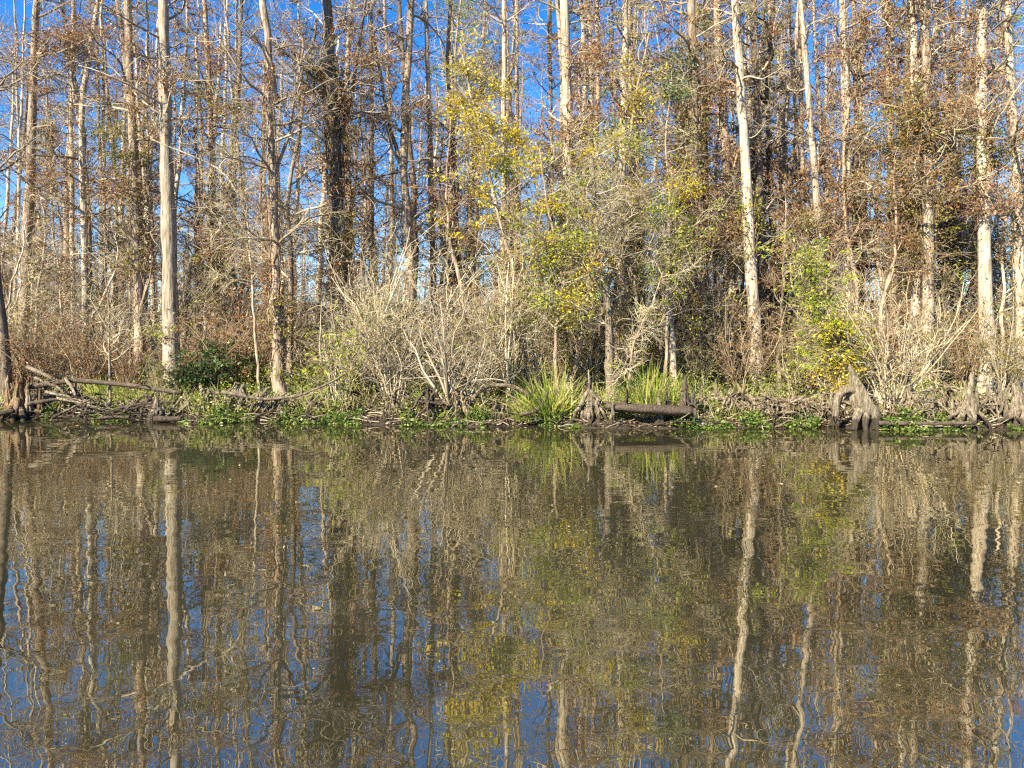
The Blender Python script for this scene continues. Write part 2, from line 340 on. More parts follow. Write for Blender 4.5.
def hero(name, seed, pts, d, wpx, label, mat='bark_tan', cat='tree', top=1.25, cr={}, vi=None, flare=0.9, flute=0.0, group=None, wig=0.012, fork=None, vm='leaf_olive', vw='twig_brown', moss=None, sprays=None):
    """pts: (px, py) from base upward; d distance; wpx width in the photo halfway"""
    reseed(seed)
    P3 = [at(px, py, d) for px, py in pts]
    bx = P3[0][0]; P3[0] = np.array([bx, d, ground_z(bx, d) - 0.1])
    e = P3[-1] + (P3[-1] - P3[-2]) / np.linalg.norm(P3[-1] - P3[-2]) * (P3[-1][2] * (top - 1) + 1)
    path = make_path(P3 + [e], 26, wig * max(1, d / 30)); base = path[0].copy(); path = path - base
    rm = wpx / F * d / 2; z = path[:, 2]; r = rm * np.interp(z / z[-1], [0, 0.3, 1], [1.2, 1.05, 0.55])
    root = empty(name, base, label, cat, group)
    part('trunk', trunk_mesh(path, r, flare, 0.25 + 2.2 * rm, flute).mesh('trunk', MATS[mat]), root)
    if fork:
        for (zf, dx, dy, dz, rf) in fork:
            k = np.argmin(np.abs(z + base[2] - zf)); s0 = path[k]
            fp = make_path([s0, s0 + np.array([dx * .45, dy * .5, dz * .3]), s0 + np.array([dx, dy, dz])], 16, 0.02)
            g = G(); rr = rf * np.linspace(1, 0.5, 16); tube(g, fp, rr, 8, 0.03); lb = part('limb', g.mesh('limb', MATS[mat]), root)
            g2, gl2 = crown(fp, rr, nb=14, t0=0.3, L=1.8, wood='twig_grey', lf=cr.get('lf', 0), lsize=cr.get('lsize', .07))
            part('twig_spray', g2.mesh('twig_spray', MATS['twig_grey']), lb)
    c = dict(nb=34, t0=0.28, L=2.4, lf=0.5); c.update(cr); wood = c.pop('wood', 'twig_grey'); lmat = c.pop('lmat', 'leaf_rust')
    gw, gl = crown(path, r, **c)
    part('crown', gw.mesh('crown', MATS[wood]), root)
    if gl: part('foliage', gl.mesh('foliage', MATS[lmat], False), root)
    for v in (vi or []):
        zb, zt, n, sp, *rest = v
        vg, vl = vine(path, r, zb, zt, n, sp); vo = part('vine', vg.mesh('vine', MATS[vw]), root)
        part('foliage', vl.mesh('foliage', MATS[rest[0] if rest else vm], False), vo)
    for (px, py, sr, n, sm) in (sprays or []):
        c0 = at(px, py, d + rng.uniform(-.8, .8)) - base; k = np.argmin(np.abs(z - (c0[2] - abs(c0[0] - np.interp(c0[2], z, path[:, 0])) * .5 - .3)))
        g = G(); lp = make_path([path[k], (path[k] + c0) / 2 + [0, 0, .15], c0], 10, .03); tube(g, lp, .022 * np.linspace(1, .4, 10), 5)
        nb_ = 70; o = rng.standard_normal((nb_, 3)) * [1, 1, .55]; b_ = grow(np.repeat(lp[-4:-3], nb_, 0) + o * sr * .15, nrm(o), sr * rng.uniform(.5, 2.1, nb_), 6, .3); tube(g, b_, np.full((nb_, 6), .006), 3)
        so = part('spray', g.mesh('spray', MATS['twig_grey']), root)
        K = n // 14; q_, _, _, _ = pick(b_, np.ones((nb_, 6)), K, .15, 1); q_ = np.repeat(q_, 14, 0); gl = G(); leaves(gl, q_ + rng.normal(0, .15, q_.shape) * [1.3, 1.3, .8], .10, .5, .2, .2)
        part('foliage', gl.mesh('foliage', MATS[sm], False), so)
    if moss:
        for (px, py, ln, n) in moss:
            k = at(px, py, d) - base; g = G(); p = np.repeat(k[None], n, 0) + rng.normal(0, 0.15, (n, 3)); p[:, 2] += 0.1
            b = grow(p, np.tile([0, 0, -1.0], (n, 1)) + rng.normal(0, 0.15, (n, 3)), rng.uniform(.4, 1, n) * ln, 6, 0.15, (0, 0, -0.1)); tube(g, b, np.full((n, 6), 0.009), 3)
            part('hanging_moss', g.mesh('hanging_moss', MATS['moss_grey']), root)
    return root

rust = dict(lf=1.4, lsize=0.095, lmat='leaf_rust', nb=34, L=2.3)
bare = dict(lf=0.15, nb=22, L=1.9)
H = hero
H('bald_cypress', 101, [(7, 392), (3, 325), (-5, 255), (-16, 150), (-28, 0)], 26, 8, "dark curved trunk rising behind the broken orange stump", 'bark_dark', cr=dict(bare, t0=0.45), flare=0.35)
H('bald_cypress', 102, [(21, 380), (24, 250), (30, 120), (36, 0)], 31, 8.5, "tan trunk second in from the dark curved one, moss beard hanging beside it", 'bark_tan', cr=rust, moss=[(50, 125, 1.6, 60), (46, 122, 1.0, 40)], sprays=[(75, 30, 1.1, 1000, 'leaf_rust'), (100, 38, .9, 800, 'leaf_rust'), (10, 60, 1.2, 700, 'leaf_rust'), (60, 170, 1.1, 800, 'leaf_rust')])
H('slender_tree', 103, [(74, 375), (73, 250), (71, 120), (74, 0)], 33, 4, "thin straight grey trunk between the tan moss-draped cypress and the forked pale trunk", 'bark_pale', cr=bare, sprays=[(50, 250, 1.0, 450, 'leaf_rust'), (95, 285, .9, 450, 'leaf_olive'), (60, 320, 1.0, 500, 'leaf_rust')])
H('slender_tree', 104, [(85, 372), (85, 250), (80, 110), (99, 0)], 31, 6, "pale trunk that kinks and leans right towards its top, beside thin grey trunk", 'bark_pale', cr=rust, fork=[(10.5, -0.7, 0.3, 5, 0.07)])
H('bald_cypress', 105, [(139, 378), (138, 280), (132, 120), (128, 0)], 29, 9, "brown trunk with swollen base just left of the thickest pale trunk", 'bark_tan', cr=rust, flare=1.1, vi=[(3.0, 9.5, 900, 0.4, 'leaf_olive')], sprays=[(108, 120, 1.0, 700, 'leaf_olive'), (95, 180, 1.1, 900, 'leaf_rust'), (120, 150, .7, 500, 'leaf_lime')])
H('bald_cypress', 106, [(172, 380), (169, 260), (165, 120), (163, 0)], 27.5, 13, "thickest pale trunk, smooth and straight, flaring above the dark green shrubs", 'bark_pale', cr=dict(rust, t0=0.5, nb=30), flare=0.7, flute=0.08)
H('bald_cypress', 107, [(216, 372), (214, 240), (209, 100), (204, 0)], 31, 6.5, "grey-brown trunk with a ball of rusty twigs high on its right side", 'bark_tan', cr=rust, vi=[(5, 9, 500, 0.3, 'leaf_lime')], sprays=[(215, 52, .8, 650, 'leaf_rust'), (192, 90, .9, 700, 'leaf_green'), (240, 95, .9, 500, 'leaf_olive'), (245, 240, .9, 800, 'leaf_rust')])
H('water_tupelo', 108, [(278, 392), (273, 300), (268, 200), (262, 120), (264, 60), (258, 0)], 24.5, 8.5, "crooked pale trunk standing in green weeds, forking high up", 'bark_tan', cr=dict(nb=40, t0=0.3, L=2.0, lf=0.5, wood='twig_grey', lmat='leaf_olive'), wig=0.055, fork=[(5.4, -2.2, 0.5, 2.8, 0.035), (8.2, .9, 0.4, 4.6, 0.06)], vi=[(0.5, 3.6, 420, 0.25, 'leaf_olive'), (3, 11, 900, .4, 'leaf_rust')])
H('slender_tree', 146, [(262, 385), (259, 300), (251, 222), (228, 170), (178, 150)], 25.3, 2.6, "slender pale stem arching far over to the left of the crooked tupelo", 'bark_pale', top=1.0, cr=dict(nb=26, t0=.4, L=1.2, lf=.4, wood='twig_pale', lmat='leaf_olive'), wig=.03, flare=.3)
H('slender_tree', 109, [(289, 375), (291, 280), (287, 200), (300, 120)], 27, 5, "short crooked trunk leaning beside the crooked pale tupelo trunk", 'bark_tan', cr=dict(bare, wood='twig_pale'), wig=0.03, sprays=[(300, 330, .6, 300, 'leaf_olive'), (320, 300, .7, 300, 'leaf_rust')])
H('bald_cypress', 110, [(336, 382), (341, 270), (334, 150), (326, 0)], 26.5, 13, "dark trunk wrapped in brown vines behind the pale leafless thicket", 'bark_dark', cr=dict(rust, t0=0.4), vi=[(1, 12, 4200, 0.32, 'leaf_rust'), (4, 12, 900, 0.4, 'leaf_olive')], vw='twig_brown', fork=[(9.5, 1.2, 0.2, 6, 0.09)], sprays=[(300, 35, 1.0, 900, 'leaf_rust'), (325, 75, .6, 400, 'leaf_lime'), (318, 130, .7, 500, 'leaf_olive'), (385, 40, .9, 700, 'leaf_rust')])
H('slender_tree', 111, [(352, 372), (349, 200), (346, 90), (352, 0)], 30, 6, "trunk with small green leaf tufts just right of the vine-wrapped dark trunk", 'bark_tan', cr=rust, vi=[(6, 12, 600, 0.3)])
H('slender_tree', 112, [(372, 372), (372, 200), (371, 0)], 32, 5.5, "dark straight trunk left of the forked crooked trunk", 'bark_dark', cr=bare)
H('water_tupelo', 113, [(408, 380), (410, 250), (402, 180), (405, 120), (411, 0)], 28, 9, "crooked trunk that splits into two upright stems above the leafless thicket", 'bark_tan', cr=dict(rust, wood='twig_grey'), wig=0.03, fork=[(9.2, -1.3, 0.1, 6.2, 0.085), (8.8, -0.9, -.3, 3, 0.05)])
H('slender_tree', 114, [(437, 372), (431, 200), (426, 0)], 30, 5.5, "grey-brown trunk second from the forked crooked tupelo towards the yellow leaves", 'bark_tan', cr=bare, sprays=[(420, 120, .9, 450, 'leaf_olive'), (450, 210, .9, 450, 'leaf_olive'), (395, 200, .8, 350, 'leaf_rust')])
H('slender_tree', 115, [(458, 372), (456, 180), (446, 80), (452, 0)], 31, 5, "bent grey trunk just left of the yellow-leaved branches", 'bark_tan', cr=bare, wig=0.03, fork=[(11, 1.8, 0, 4, 0.05)])
H('slender_tree', 116, [(500, 372), (504, 200), (504, 0)], 29, 5.5, "thin straight nearly white trunk rising through the yellow leaves", 'bark_pale', cr=bare, sprays=[(520, 215, .7, 400, 'leaf_lime'), (480, 215, .6, 300, 'leaf_olive'), (500, 262, .8, 400, 'leaf_lime')])
H('slender_tree', 117, [(519, 372), (516, 200), (516, 0)], 32, 5, "thin greyish trunk close beside the nearly white trunk in yellow leaves", 'bark_tan', cr=bare, vi=[(3, 11, 500, 0.3, 'leaf_yellow')])
H('slender_tree', 118, [(552, 372), (552, 200), (549, 0)], 32, 5, "thin brown trunk beside the tall pale trunk at the middle of the wood", 'bark_dark', cr=bare)
H('bald_cypress', 119, [(572, 378), (570, 250), (568, 120), (564, 0)], 28, 11.5, "tall pale pinkish trunk standing at the middle of the wood", 'bark_pale', cr=dict(rust, t0=0.45), vi=[(0.6, 6, 1500, 0.5, 'leaf_lime'), (3, 8, 500, 0.3, 'leaf_rust')], sprays=[(600, 60, .9, 600, 'leaf_rust'), (585, 120, .7, 500, 'leaf_rust'), (620, 40, .8, 600, 'leaf_rust')])
H('slender_tree', 120, [(592, 372), (596, 150), (598, 90), (596, 0)], 31, 5.5, "branching grey trunk between the pale pinkish trunk and the mottled stems", 'bark_tan', cr=dict(rust, L=3), fork=[(11, 2.2, 0, 3.2, 0.05)])
H('water_tupelo', 121, [(612, 388), (610, 320), (606, 270), (603, 235), (598, 200)], 23.5, 7, "mottled grey trunk, short and dividing, behind the grass clumps", 'wood_weathered', top=1.05, cr=dict(nb=22, t0=0.35, L=1.6, lf=0.5, wood='twig_grey', lmat='leaf_lime'), wig=0.03, fork=[(4.2, 0.8, 0, 3.4, 0.06), (4.4, -0.7, 0.1, 2.6, 0.04)])
H('slender_tree', 122, [(644, 374), (640, 230), (634, 100), (630, 0)], 30, 6, "trunk behind the orange-yellow leaves and pale crooked stems", 'bark_tan', cr=rust, sprays=[(640, 200, .8, 350, 'leaf_olive'), (620, 230, .7, 300, 'leaf_yellow'), (665, 130, .7, 350, 'leaf_olive')])
H('bald_cypress', 123, [(702, 382), (700, 250), (694, 120), (691, 0)], 27.5, 10.5, "reddish-brown trunk hung with brown vines beside the pair of pale leaning trunks", 'bark_tan', cr=dict(rust, t0=0.4), vi=[(1, 9, 2600, 0.75, 'leaf_rust'), (6, 13, 900, 0.4, 'leaf_olive')], sprays=[(665, 60, .8, 700, 'leaf_green'), (720, 95, .9, 900, 'leaf_rust'), (690, 200, 1.1, 1100, 'leaf_rust'), (715, 230, 1.0, 900, 'leaf_rust')])
H('slender_tree', 124, [(676, 376), (670, 300), (664, 240)], 26, 6, "short pale broken-topped trunk behind the dark split stump", 'bark_pale', top=1.0, cr=dict(nb=10, t0=0.5, L=1.2, lf=0.1))
H('bald_cypress', 125, [(728, 380), (730, 250), (724, 120), (717, 0)], 28.5, 9.5, "mottled pale trunk on the left of a close leaning pair", 'bark_tan', cr=rust, vi=[(3, 9, 700, 0.25, 'leaf_lime')])
H('bald_cypress', 126, [(758, 380), (750, 250), (743, 120), (735, 0)], 27, 10, "whitest trunk, leaning left as it rises, ivy at its middle", 'bark_pale', cr=dict(bare, t0=0.5), vi=[(5, 7.5, 500, 0.2, 'leaf_lime')])
H('bald_cypress', 127, [(764, 376), (760, 200), (753, 0)], 30, 8, "nearly black trunk directly behind the whitest trunk", 'bark_dark', cr=rust)
H('slender_tree', 128, [(776, 374), (770, 200), (766, 90), (772, 0)], 32, 6, "dark bushy-branched trunk between whitest trunk and twin slim pale trunks", 'bark_dark', cr=dict(rust, wood='twig_dark', L=3, lf=0.3))
H('slender_tree', 129, [(805, 374), (803, 200), (800, 60), (800, 0)], 31, 4.5, "thinner straight one of the twin slim pale trunks above the lime-yellow shrub", 'bark_tan', cr=bare)
H('slender_tree', 130, [(828, 376), (819, 200), (808, 80), (801, 0)], 28.5, 6.5, "leaning thicker one of the twin slim pale trunks above the lime-yellow shrub", 'bark_pale', cr=bare, sprays=[(800, 215, .7, 350, 'leaf_olive'), (835, 240, .8, 450, 'leaf_rust')])
H('bald_cypress', 131, [(850, 378), (847, 200), (845, 100), (842, 0)], 29, 8.5, "pinkish pale trunk rising behind the big arched grey stump", 'bark_pale', cr=rust, sprays=[(845, 60, .9, 800, 'leaf_rust'), (865, 40, .8, 700, 'leaf_rust'), (835, 190, 1.0, 900, 'leaf_rust')])
H('bald_cypress', 132, [(862, 374), (858, 200), (854, 0)], 31, 6, "brown trunk close against the pinkish pale trunk behind the arched stump", 'bark_tan', cr=rust)
H('bald_cypress', 133, [(897, 378), (892, 200), (888, 0)], 29, 8.5, "tan trunk with rusty leaves behind the many-stemmed bare shrub", 'bark_tan', cr=dict(rust, L=3))
H('bald_cypress', 134, [(914, 378), (916, 200), (914, 0)], 28, 8.5, "left trunk of the mottled white pair above the olive leaf cluster", 'bark_pale', cr=rust, vi=[(4, 9.5, 1500, 0.6, 'leaf_olive')], sprays=[(880, 110, 1.1, 1200, 'leaf_olive'), (902, 142, 1.1, 1200, 'leaf_olive'), (858, 172, .9, 800, 'leaf_olive'), (870, 75, .9, 700, 'leaf_rust')])
H('bald_cypress', 135, [(930, 380), (928, 200), (923, 0)], 27.5, 9.5, "right trunk of the mottled white pair above the olive leaf cluster", 'bark_pale', cr=dict(rust, t0=0.4), vi=[(4.5, 10, 1600, 0.7, 'leaf_olive')], sprays=[(935, 130, 1.1, 1200, 'leaf_olive'), (950, 162, .9, 900, 'leaf_olive'), (915, 98, .9, 800, 'leaf_rust'), (960, 190, .8, 700, 'leaf_rust')])
H('slender_tree', 136, [(957, 376), (953, 200), (951, 0)], 30, 7, "slim tan trunk between the mottled white pair and the broad pale trunk", 'bark_tan', cr=rust, vi=[(4, 8, 600, 0.4, 'leaf_rust')], sprays=[(940, 235, 1.0, 550, 'leaf_rust'), (975, 262, .9, 450, 'leaf_olive'), (905, 235, .9, 500, 'leaf_rust')])
H('bald_cypress', 137, [(988, 380), (986, 240), (982, 100), (982, 0)], 27, 11.5, "broad pale trunk with dark ivy patches near the right end of the wood", 'bark_pale', cr=dict(rust, t0=0.5), vi=[(6, 10, 500, 0.15, 'leaf_olive')], sprays=[(1000, 150, .9, 700, 'leaf_olive'), (965, 60, .8, 600, 'leaf_rust'), (990, 210, 1.1, 900, 'leaf_rust')])
H('bald_cypress', 138, [(1024, 380), (1019, 200), (1012, 80), (1007, 0)], 27, 9, "outermost pale trunk, leaning left at its top, at the right end of the wood", 'bark_pale', cr=rust, vi=[(2, 8, 500, 0.2, 'leaf_olive')])
H('slender_tree', 139, [(112, 404), (110, 360), (111, 320), (108, 290)], 23.2, 2.1, "small bare sapling with spreading twigs standing by the long fallen log", 'bark_tan', top=1.0, cr=dict(nb=26, t0=0.35, L=1.3, sub=4, tw=2, lf=0, wood='twig_pale', up=0.08, a=(40, 70)), flare=0.3)
H('slender_tree', 140, [(628, 395), (632, 350), (640, 330)], 21.5, 2.5, "very thin bent stem by the grass clump and mottled grey trunk", 'bark_tan', top=1.3, cr=dict(nb=12, L=1.0, lf=0.3, lmat='leaf_lime', wood='twig_pale'))
H('yellow_leaved_tree', 141, [(530, 388), (520, 300), (500, 220), (482, 150), (470, 90)], 25, 3.5, "slim arching tree carrying the bright yellow leaves at its top", 'bark_tan', top=1.05, cr=dict(nb=24, t0=0.5, L=1.7, lf=.9, lsize=0.13, lmat='leaf_yellow', cl=0.22, tw=5, a=(60, 100)), wig=0.03, sprays=[(455, 92, .5, 350, 'leaf_yellow'), (470, 130, .7, 600, 'leaf_yellow'), (500, 122, .65, 500, 'leaf_yellow'), (522, 165, .5, 500, 'leaf_lime'), (484, 160, .7, 520, 'leaf_yellow'), (538, 130, .5, 350, 'leaf_yellow'), (462, 70, .4, 300, 'leaf_yellow'), (505, 80, .45, 350, 'leaf_yellow')])
H('yellow_leaved_tree', 142, [(570, 388), (590, 300), (615, 200), (632, 120), (640, 80)], 25.5, 3.5, "slim arching tree with orange-yellow leaves near its crown", 'bark_tan', top=1.05, cr=dict(nb=22, t0=0.45, L=1.7, lf=.8, lsize=0.12, lmat='leaf_yellow', cl=0.25), wig=0.03, sprays=[(636, 95, .6, 500, 'leaf_yellow'), (664, 181, .7, 600, 'leaf_yellow'), (600, 140, .7, 500, 'leaf_lime'), (575, 175, .6, 500, 'leaf_lime'), (650, 140, .8, 500, 'leaf_lime'), (610, 200, .8, 600, 'leaf_lime')])
H('yellow_leaved_tree', 143, [(560, 392), (556, 330), (566, 270), (552, 220), (545, 180)], 23.5, 3, "young lime-leaved tree before the pale pinkish trunk", 'bark_tan', top=1.0, cr=dict(nb=22, t0=0.3, L=1.7, lf=0.7, lsize=0.1, lmat='leaf_lime', cl=0.35), wig=0.03, sprays=[(550, 205, .6, 600, 'leaf_yellow'), (612, 262, .6, 450, 'leaf_yellow'), (530, 235, .6, 400, 'leaf_yellow'), (575, 240, .7, 700, 'leaf_lime'), (540, 262, .7, 700, 'leaf_lime'), (600, 230, .6, 500, 'leaf_lime'), (566, 300, .8, 800, 'leaf_lime'), (522, 290, .7, 600, 'leaf_olive'), (588, 300, .6, 500, 'leaf_yellow')])
H('yellow_leaved_tree', 144, [(664, 388), (668, 300), (672, 240), (668, 160)], 25, 3, "young lime-leaved tree between mottled grey and vine-hung trunks", 'bark_tan', top=1.0, cr=dict(nb=20, t0=0.35, L=1.7, lf=0.7, lsize=0.1, lmat='leaf_lime', cl=0.3), wig=0.03, sprays=[(692, 180, .5, 500, 'leaf_yellow'), (655, 215, .7, 600, 'leaf_lime'), (640, 255, .8, 500, 'leaf_lime'), (695, 240, .7, 500, 'leaf_lime'), (672, 70, .7, 700, 'leaf_green')])

# forest trees behind: variants built once, then copied
def forest_tree(seed, mat, wood, lf, nb, L, Hh=24, r0=0.2, lmat='leaf_rust', t0=0.3, vi=None, wig=0.06):
    def f():
        reseed(seed)
        path = make_path([(0, 0, -0.2), (rng.normal(0, .3), rng.normal(0, .3), Hh * .4), (rng.normal(0, .6), rng.normal(0, .6), Hh)], 22, wig)
        z = path[:, 2]; r = r0 * np.interp(z / Hh, [0, .3, 1], [1.15, 1, .35])
        root = empty('forest_tree', (0, 0, 0), None, 'tree')
        part('trunk', trunk_mesh(path, r, 0.9, 0.7, 0.05, n=9).mesh('trunk', MATS[mat]), root)
        gw, gl = crown(path, r, nb=int(nb * .75), t0=t0, L=L * .9, sub=6, tw=3, lf=lf * 1.3, lsize=0.12)
        part('crown', gw.mesh('crown', MATS[wood]), root)
        if gl: part('foliage', gl.mesh('foliage', MATS[lmat], False), root)
        if vi:
            vg, vl = vine(path, r, *vi); vo = part('vine', vg.mesh('vine', MATS['twig_dark']), root); part('foliage', vl.mesh('foliage', MATS['leaf_olive'], False), root)
        return root
    return f
FT = Protos([
    forest_tree(201, 'bark_tan', 'twig_brown', 0.7, 55, 2.6), forest_tree(202, 'bark_pale', 'twig_grey', 0.25, 45, 2.4, r0=.15),
    forest_tree(203, 'bark_dark', 'twig_dark', 0.4, 50, 2.8), forest_tree(204, 'bark_pale', 'twig_brown', 0.8, 50, 2.6, r0=.22, vi=(1, 9, 900, .35)),
    forest_tree(205, 'bark_dark', 'twig_brown', 0.9, 60, 2.4, r0=.13, vi=(1, 10, 900, .4)), forest_tree(206, 'bark_tan', 'twig_grey', 0.3, 45, 3.0, r0=.1, wig=.1),
    forest_tree(207, 'bark_pale', 'twig_pale', 0.1, 40, 2.2, r0=.09, wig=.1), forest_tree(208, 'bark_tan', 'twig_brown', 1.0, 55, 2.6, r0=.2, lmat='leaf_olive', vi=(2, 12, 1200, .5)),
    forest_tree(209, 'bark_tan', 'twig_grey', 1.3, 50, 2.4, r0=.1, lmat='leaf_lime', wig=.1)])
kinds_lbl = [("tan-barked tree with rusty twigs in the wood behind the bank trees", "rusty-twigged tan trees of the wood"),
             ("slim pale-barked nearly bare tree in the wood behind the bank trees", "slim pale bare trees of the wood"),
             ("dark-barked dark-twigged tree in the wood behind the bank trees", "dark-twigged trees of the wood"),
             ("stout pale-barked tree with rusty leaves in the wood behind the bank trees", "stout pale rusty-leaved trees of the wood"),
             ("slim dark tree climbed by vines in the wood behind the bank trees", "slim dark vine-climbed trees of the wood"),
             ("thin tan wavering bare tree in the wood behind the bank trees", "thin wavering tan trees of the wood"),
             ("very thin pale wavering tree in the wood behind the bank trees", "very thin pale trees of the wood"),
             ("tan tree with olive leaves and climbing vines in the wood behind the bank trees", "olive-leaved vine-climbed trees of the wood")]
order = np.random.default_rng(5)
NF = 108
for i in range(NF):
    d = 31 + 62 * (i / NF) ** 0.8 + order.uniform(-1, 1)
    px = ((i * 0.6180339) % 1) * 1180 - 78 + order.normal(0, 8)
    x = (px - 512) / F * d; k = int(order.integers(0, 8)); sc = order.uniform(0.8, 1.2) * (1 + max(0, (d - 45)) / 90)
    o_ = FT.place(k, (x, d, ground_z(x, d)), order.uniform(0, 6.28), (sc * 0.9, sc * 0.9, sc), *kinds_lbl[k]); o_.rotation_euler[0] = order.normal(0, .035); o_.rotation_euler[1] = order.normal(0, .035)

def sapling(seed, h, r, mat, wood, lf, lmat):
    def f():
        reseed(seed); path = make_path([(0, 0, -.1), (rng.normal(0, .15), rng.normal(0, .1), h * .35), (rng.normal(0, .4), rng.normal(0, .3), h * .7), (rng.normal(0, .7), 0, h)], 20, .05)
        rr = r * np.linspace(1.2, .4, 20); root = empty('slender_sapling', (0, 0, 0), None, 'sapling')
        part('trunk', trunk_mesh(path, rr, .6, .3, n=7).mesh('trunk', MATS[mat]), root)
        gw, gl = crown(path, rr, nb=26, t0=.25, L=1.3, sub=5, tw=4, a=(30, 75), up=.06, lf=lf, lsize=.09)
        part('crown', gw.mesh('crown', MATS[wood]), root); part('foliage', gl.mesh('foliage', MATS[lmat], False), root); return root
    return f
SA = Protos([sapling(251, 6, .05, 'bark_pale', 'twig_pale', .3, 'leaf_olive'), sapling(252, 8, .07, 'bark_pale', 'twig_grey', .5, 'leaf_rust'), sapling(253, 5, .04, 'bark_tan', 'twig_grey', .5, 'leaf_lime'), sapling(254, 9, .08, 'bark_tan', 'twig_brown', .8, 'leaf_rust')])
sal = [("pale sapling with few olive leaves amid the underwood", "pale olive-leaved saplings"), ("pale taller sapling with rusty leaves amid the underwood", "pale rusty-leaved saplings"),
       ("short tan sapling with lime leaves amid the underwood", "short lime-leaved saplings"), ("tall tan sapling with many rusty leaves amid the underwood", "tall tan rusty saplings")]
for i in range(120):
    px = order.uniform(540, 1045) if i < 74 else order.uniform(-15, 540); d = order.uniform(27, 34) if i < 74 else order.uniform(27.5, 34); x = (px - 512) / F * d; k = int(order.integers(0, 4))
    SA.place(k, (x, d, ground_z(x, d)), order.uniform(0, 6.28), order.uniform(.75, 1.25), *sal[k])

kinds_lbl += [("slim tan tree with scattered lime-green leaves in the wood behind the bank trees", "lime-leaved slim trees of the wood")]
for i in range(62):
    k = [6, 1, 8, 1, 6, 3, 8][i % 7]; px = order.uniform(560, 1035) if i % 5 < 3 else order.uniform(-10, 560) if i % 5 == 3 else order.uniform(-10, 160)
    if k == 8: px = order.uniform(430, 1000)
    d = order.uniform(28.5, 44); x = (px - 512) / F * d; sc = order.uniform(.75, 1.0)
    o_ = FT.place(k, (x, d, ground_z(x, d)), order.uniform(0, 6.28), (sc * .85, sc * .85, sc), *kinds_lbl[k]); o_.rotation_euler[0] = order.normal(0, .03); o_.rotation_euler[1] = order.normal(0, .03)

# the far wood that reads as one mass
reseed(77)
g = G(); N = 340
x = rng.uniform(-110, 110, N); y = rng.uniform(98, 150, N); z = ground_z(x, y); hgt = rng.uniform(12, 24, N)
p = grow(np.stack([x, y, z], -1), np.tile([0, 0, 1.0], (N, 1)) + rng.normal(0, .02, (N, 3)), hgt, 8, 0.02, (0, 0, .05)); r = rng.uniform(.1, .26, N)[:, None] * np.linspace(1.1, .4, 8); tube(g, p, r, 5)
n2 = 9000; pp, tt, pr, _ = pick(p, r, n2, 0.1, 1); b = grow(pp, side(tt, 50, 95), rng.uniform(.8, 4, n2), 4, .25); rb = np.full((n2, 4), .02); tube(g, b, rb, 3)
n3 = 40000; pp, tt, pr, _ = pick(b, rb, n3, 0.1, 1); b3 = grow(pp, side(tt, 20, 80), rng.uniform(.4, 1.5, n3), 3, .3); tube(g, b3, np.full((n3, 3), .012), 3)
n4 = 20000; x = rng.uniform(-110, 110, n4); y = rng.uniform(85, 140, n4); b = grow(np.stack([x, y, ground_z(x, y)], -1), np.tile([0, 0, 1.0], (n4, 1)) + rng.normal(0, .4, (n4, 3)), rng.uniform(1.5, 9, n4), 5, .2); tube(g, b, np.full((n4, 5), .035), 3)
props(part('distant_woods', g.mesh('distant_woods', MATS['twig_brown'])), "far-off wood of bare brown trees seen between the nearer trunks", "wood", kind='stuff')

# ---------------------------------------------------------------- shrubs
def shrub(name, seed, h, ns, spread, sub, tw, wood, lf=0.0, lmat='leaf_olive', lsize=0.08, P=9, wig=0.16, up=0.06, rs=0.018, cat='shrub', cl=0.5):
    def f():
        reseed(seed)
        g = G(); a = rng.uniform(0, 6.28, ns); rad = rng.uniform(0, 0.25, ns) * spread
        p = np.stack([rad * np.cos(a), rad * np.sin(a), np.full(ns, -0.05)], -1)
        d = np.stack([np.cos(a) * spread * rng.uniform(.1, .6, ns), np.sin(a) * spread * rng.uniform(.1, .6, ns), np.ones(ns)], -1)
        L = h * rng.uniform(.5, 1.1, ns); s = grow(p, d, L, P, wig, (0, 0, up)); r = rs * rng.uniform(.6, 1.3, ns)[:, None] * np.linspace(1.2, .4, P); tube(g, s, r, 5)
        n2 = ns * sub; p, t, pr, _ = pick(s, r, n2, .15, 1); L2 = h * rng.uniform(.12, .42, n2); b2 = grow(p, side(t, 20, 65), L2, 6, .22, (0, 0, .03)); r2 = np.clip(pr * .6, .005, .02)[:, None] * np.linspace(1, .5, 6); tube(g, b2, r2, 3)
        n3 = n2 * tw; p, t, pr, _ = pick(b2, r2, n3, .1, 1); b3 = grow(p, side(t, 20, 75), rng.uniform(.15, .55, n3), 4, .28); tube(g, b3, np.full((n3, 4), .0048), 3)
        root = empty(name, (0, 0, 0), None, cat); part('stem', g.mesh('stem', MATS[wood]), root)
        if lf:
            gl = G(); w = rng.random(n3) ** (1 / cl); p, _, _, _ = pick(b3, np.ones((n3, 4)), int(n3 * lf), 0, 1, w); leaves(gl, p + rng.normal(0, .04, p.shape), lsize, .5, 0, .2)
            part('foliage', gl.mesh('foliage', MATS[lmat], False), root)
        return root
    return f
